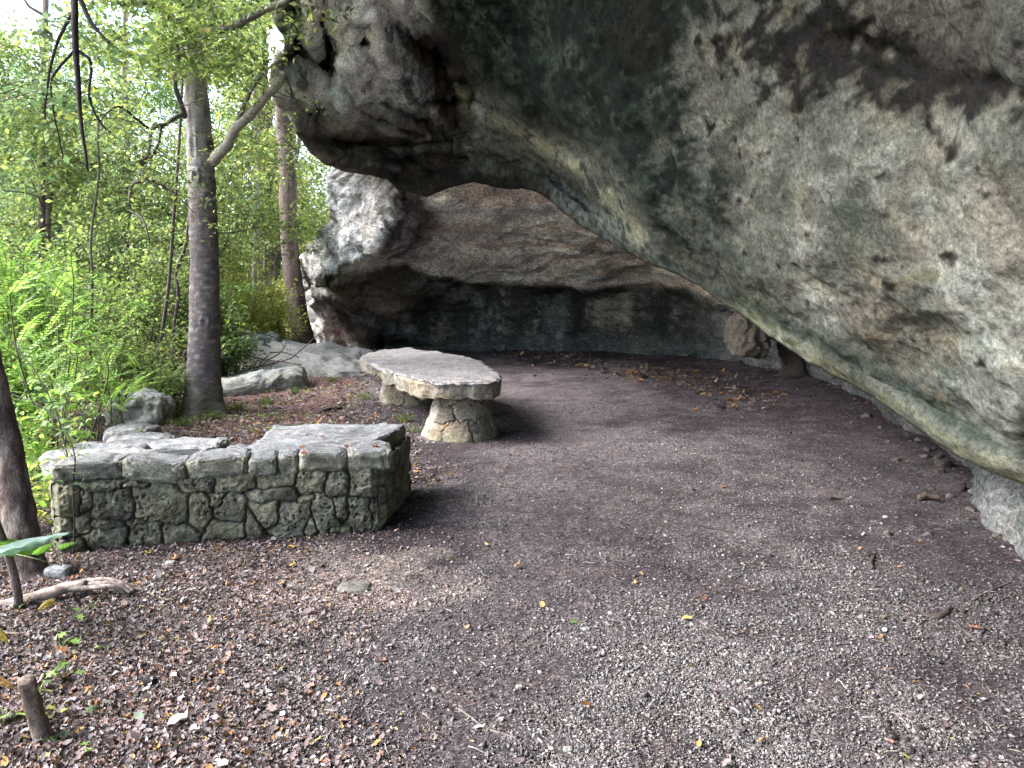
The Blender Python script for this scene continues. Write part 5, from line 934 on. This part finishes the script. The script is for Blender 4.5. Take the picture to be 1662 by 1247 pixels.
# tiny twigs and bark chips
P = ground_pts(9000, 2.1, 12, 1.9); nn = fbm(np.c_[P[:, :2]*1.2, np.zeros(len(P))]+25, 3); P = sel(P, .25+.6*sm(nn, 0, .4)); n = len(P)
tv, tf = tube(np.array([[-.5, 0, 0], [-.2, .04, .02], [.15, -.03, .03], [.5, .05, 0]]), (.035, .03, .02), 4); P[:, 2] += .004
V, Fc, C = scatter(tv, tf, P, rotz_tilt(n, .12, rr), np.clip(np.exp(rr.normal(math.log(.032), .45, n)), 0, .075)[:, None]*rr.uniform([.8, .8, .8], [1.3, 1.2, 1.2], (n, 3)), pal(rr, n, np.array([(.05, .04, .042), (.10, .08, .075), (.22, .19, .17), (.035, .03, .032)])))
tag(make('twig_litter', V, Fc, M_WOOD, None, C), 'tiny twigs and bark chips scattered over the floor', 'twig litter', kind='stuff')
# dark clods
P = ground_pts(5000, 2.3, 13, 1.7); nn = fbm(np.c_[P[:, :2]*.9, np.zeros(len(P))]+45, 3); P = sel(P, (.05+.9*sm(P[:, 0]-.2*P[:, 1], .1, 1.2))*sm(nn, .05, .4)); n = len(P); v, f = ICO[2]
V, Fc, C = scatter(v*(1+.2*rr.normal(size=(len(v), 1))), f, P, rotz_tilt(n, .5, rr), np.clip(np.exp(rr.normal(math.log(.010), .4, n)), 0, .018)[:, None]*rr.uniform(.6, 1.3, (n, 3)), np.array([.045, .038, .04])*rr.uniform(.6, 1.5, (n, 1)))
tag(make('earth_crumbs', V, Fc, M_GROUND, None, C), 'crumbs of dark earth kicked up near the cliff foot', 'earth', kind='stuff')
# leaves that catch the eye one by one
for i, (x_, y_, s, cc, lb, tpl) in enumerate([(938, 1013, .045, (.10, .20, .04), 'single green leaf on the middle of the floor', LEAF_O), (1106, 1008, .055, (.50, .33, .13), 'pale orange leaf right of the middle of the floor', LEAF_DRY), (272, 1180, .085, (.50, .46, .46), 'large pale curled leaf at the bottom left', LEAF_DRY), (234, 1165, .05, (.25, .32, .24), 'grey-green torn leaf beside the large pale one', LEAF_DRY),
        (130, 1235, .07, (.30, .38, .34), 'long bluish leaf at the bottom left', LEAF_O), (1462, 1224, .035, (.55, .45, .10), 'yellow leaf at the bottom right', LEAF_DRY), (1590, 1022, .06, (.32, .14, .07), 'reddish brown leaf at the right', LEAF_DRY), (1128, 1088, .055, (.22, .25, .10), 'olive leaf lying right of centre', LEAF_DRY), (1222, 1146, .045, (.45, .28, .12), 'curled orange leaf lower right of centre', LEAF_DRY),
        (375, 1195, .045, (.50, .26, .08), 'orange leaf near the bottom left', LEAF_DRY), (958, 1148, .045, (.28, .12, .04), 'upright rust leaf at the bottom centre', LEAF_DRY), (467, 890, .06, (.55, .36, .08), 'yellow-orange leaf at the foot of the wall', LEAF_DRY), (470, 920, .05, (.50, .36, .10), 'yellow leaf in front of the wall', LEAF_DRY), (243, 903, .06, (.48, .38, .12), 'yellow-brown leaf at the foot of the wall', LEAF_DRY),
        (128, 936, .06, (.40, .18, .09), 'reddish leaf above the driftwood', LEAF_DRY), (1493, 885, .08, (.28, .12, .06), 'rust leaf near the cliff foot', LEAF_DRY), (1168, 797, .06, (.40, .22, .09), 'orange leaf on the far gravel', LEAF_DRY), (878, 983, .05, (.48, .32, .14), 'pale orange leaf left of the green one', LEAF_DRY), (1040, 940, .05, (.50, .36, .2), 'tan leaf on the mid floor', LEAF_DRY),
        (1140, 978, .05, (.25, .10, .05), 'dark rust leaf beside the pale orange one', LEAF_DRY), (790, 890, .05, (.48, .42, .22), 'cream leaf in front of the platform corner', LEAF_DRY), (733, 915, .07, (.34, .24, .16), 'long brown leaf in front of the platform corner', LEAF_DRY), (835, 930, .05, (.36, .18, .09), 'brown leaf left of the middle of the floor', LEAF_DRY), (1230, 1210, .05, (.38, .24, .14), 'tan leaf at the bottom right of centre', LEAF_DRY)]):
    p = G(x_, y_); z = float(gh(p[0], p[1])); V, Fc, C = scatter(*tpl, np.array([[p[0], p[1], z+.012]]), rotz_tilt(1, .3, np.random.default_rng(500+i)), np.array([s]), np.array([cc])*.6); tag(make('fallen_leaf', V, Fc, M_DRY, None, C), lb, 'leaf', 'single fallen leaves')
for i, (x_, y_, cc, lb) in enumerate([(487, 728, (.28, .11, .06), 'curled rust leaf on the platform top'), (560, 722, (.26, .10, .06), 'red-brown leaf right of the middle of the platform top'), (492, 739, (.36, .10, .05), 'small red leaf near the front of the platform top'), (605, 726, (.24, .10, .06), 'brown leaf near the right end of the platform top'), (520, 710, (.22, .10, .07), 'dark leaf at the back of the platform top')]):
    p = G(x_, y_, .55); V, Fc, C = scatter(*LEAF_DRY, np.array([[p[0], p[1], .545]]), rotz_tilt(1, .2, np.random.default_rng(600+i)), np.array([.06]), np.array([cc])*.45); tag(make('fallen_leaf', V, Fc, M_DRY, None, C), lb, 'leaf', 'dead leaves on the platform')

# broken stone and soil heaped where the rock meets the floor
base = [(560, 562), (650, 567), (760, 569), (900, 569), (1050, 573), (1130, 577), (1190, 587), (1280, 607), (1340, 624), (1420, 665), (1500, 706), (1560, 742), (1600, 785), (1640, 835), (1680, 890)]
bl = resample(np.array([G(a, b) for a, b in base]), 900); bl = bl[rr.integers(0, 900, 900)]; n = len(bl)
bl = bl+np.c_[rr.normal(0, .30, (n, 2)), np.zeros(n)]; bl[:, 2] = gh(bl[:, 0], bl[:, 1]); v, f = ICO[2]; sz = np.clip(np.exp(rr.normal(math.log(.020), .55, n)), .008, .07)
V, Fc, C = scatter(v*(1+.22*rr.normal(size=(len(v), 1))), f, bl, rotz_tilt(n, .4, rr), sz[:, None]*rr.uniform([.8, .7, .4], [1.4, 1.2, .8], (n, 3)), np.array([.055, .047, .048])*rr.uniform(.5, 1.7, (n, 1)))
tag(make('rubble', V, Fc, M_STONE, None, C), 'broken stones heaped along the foot of the cliff', 'rubble', kind='stuff')
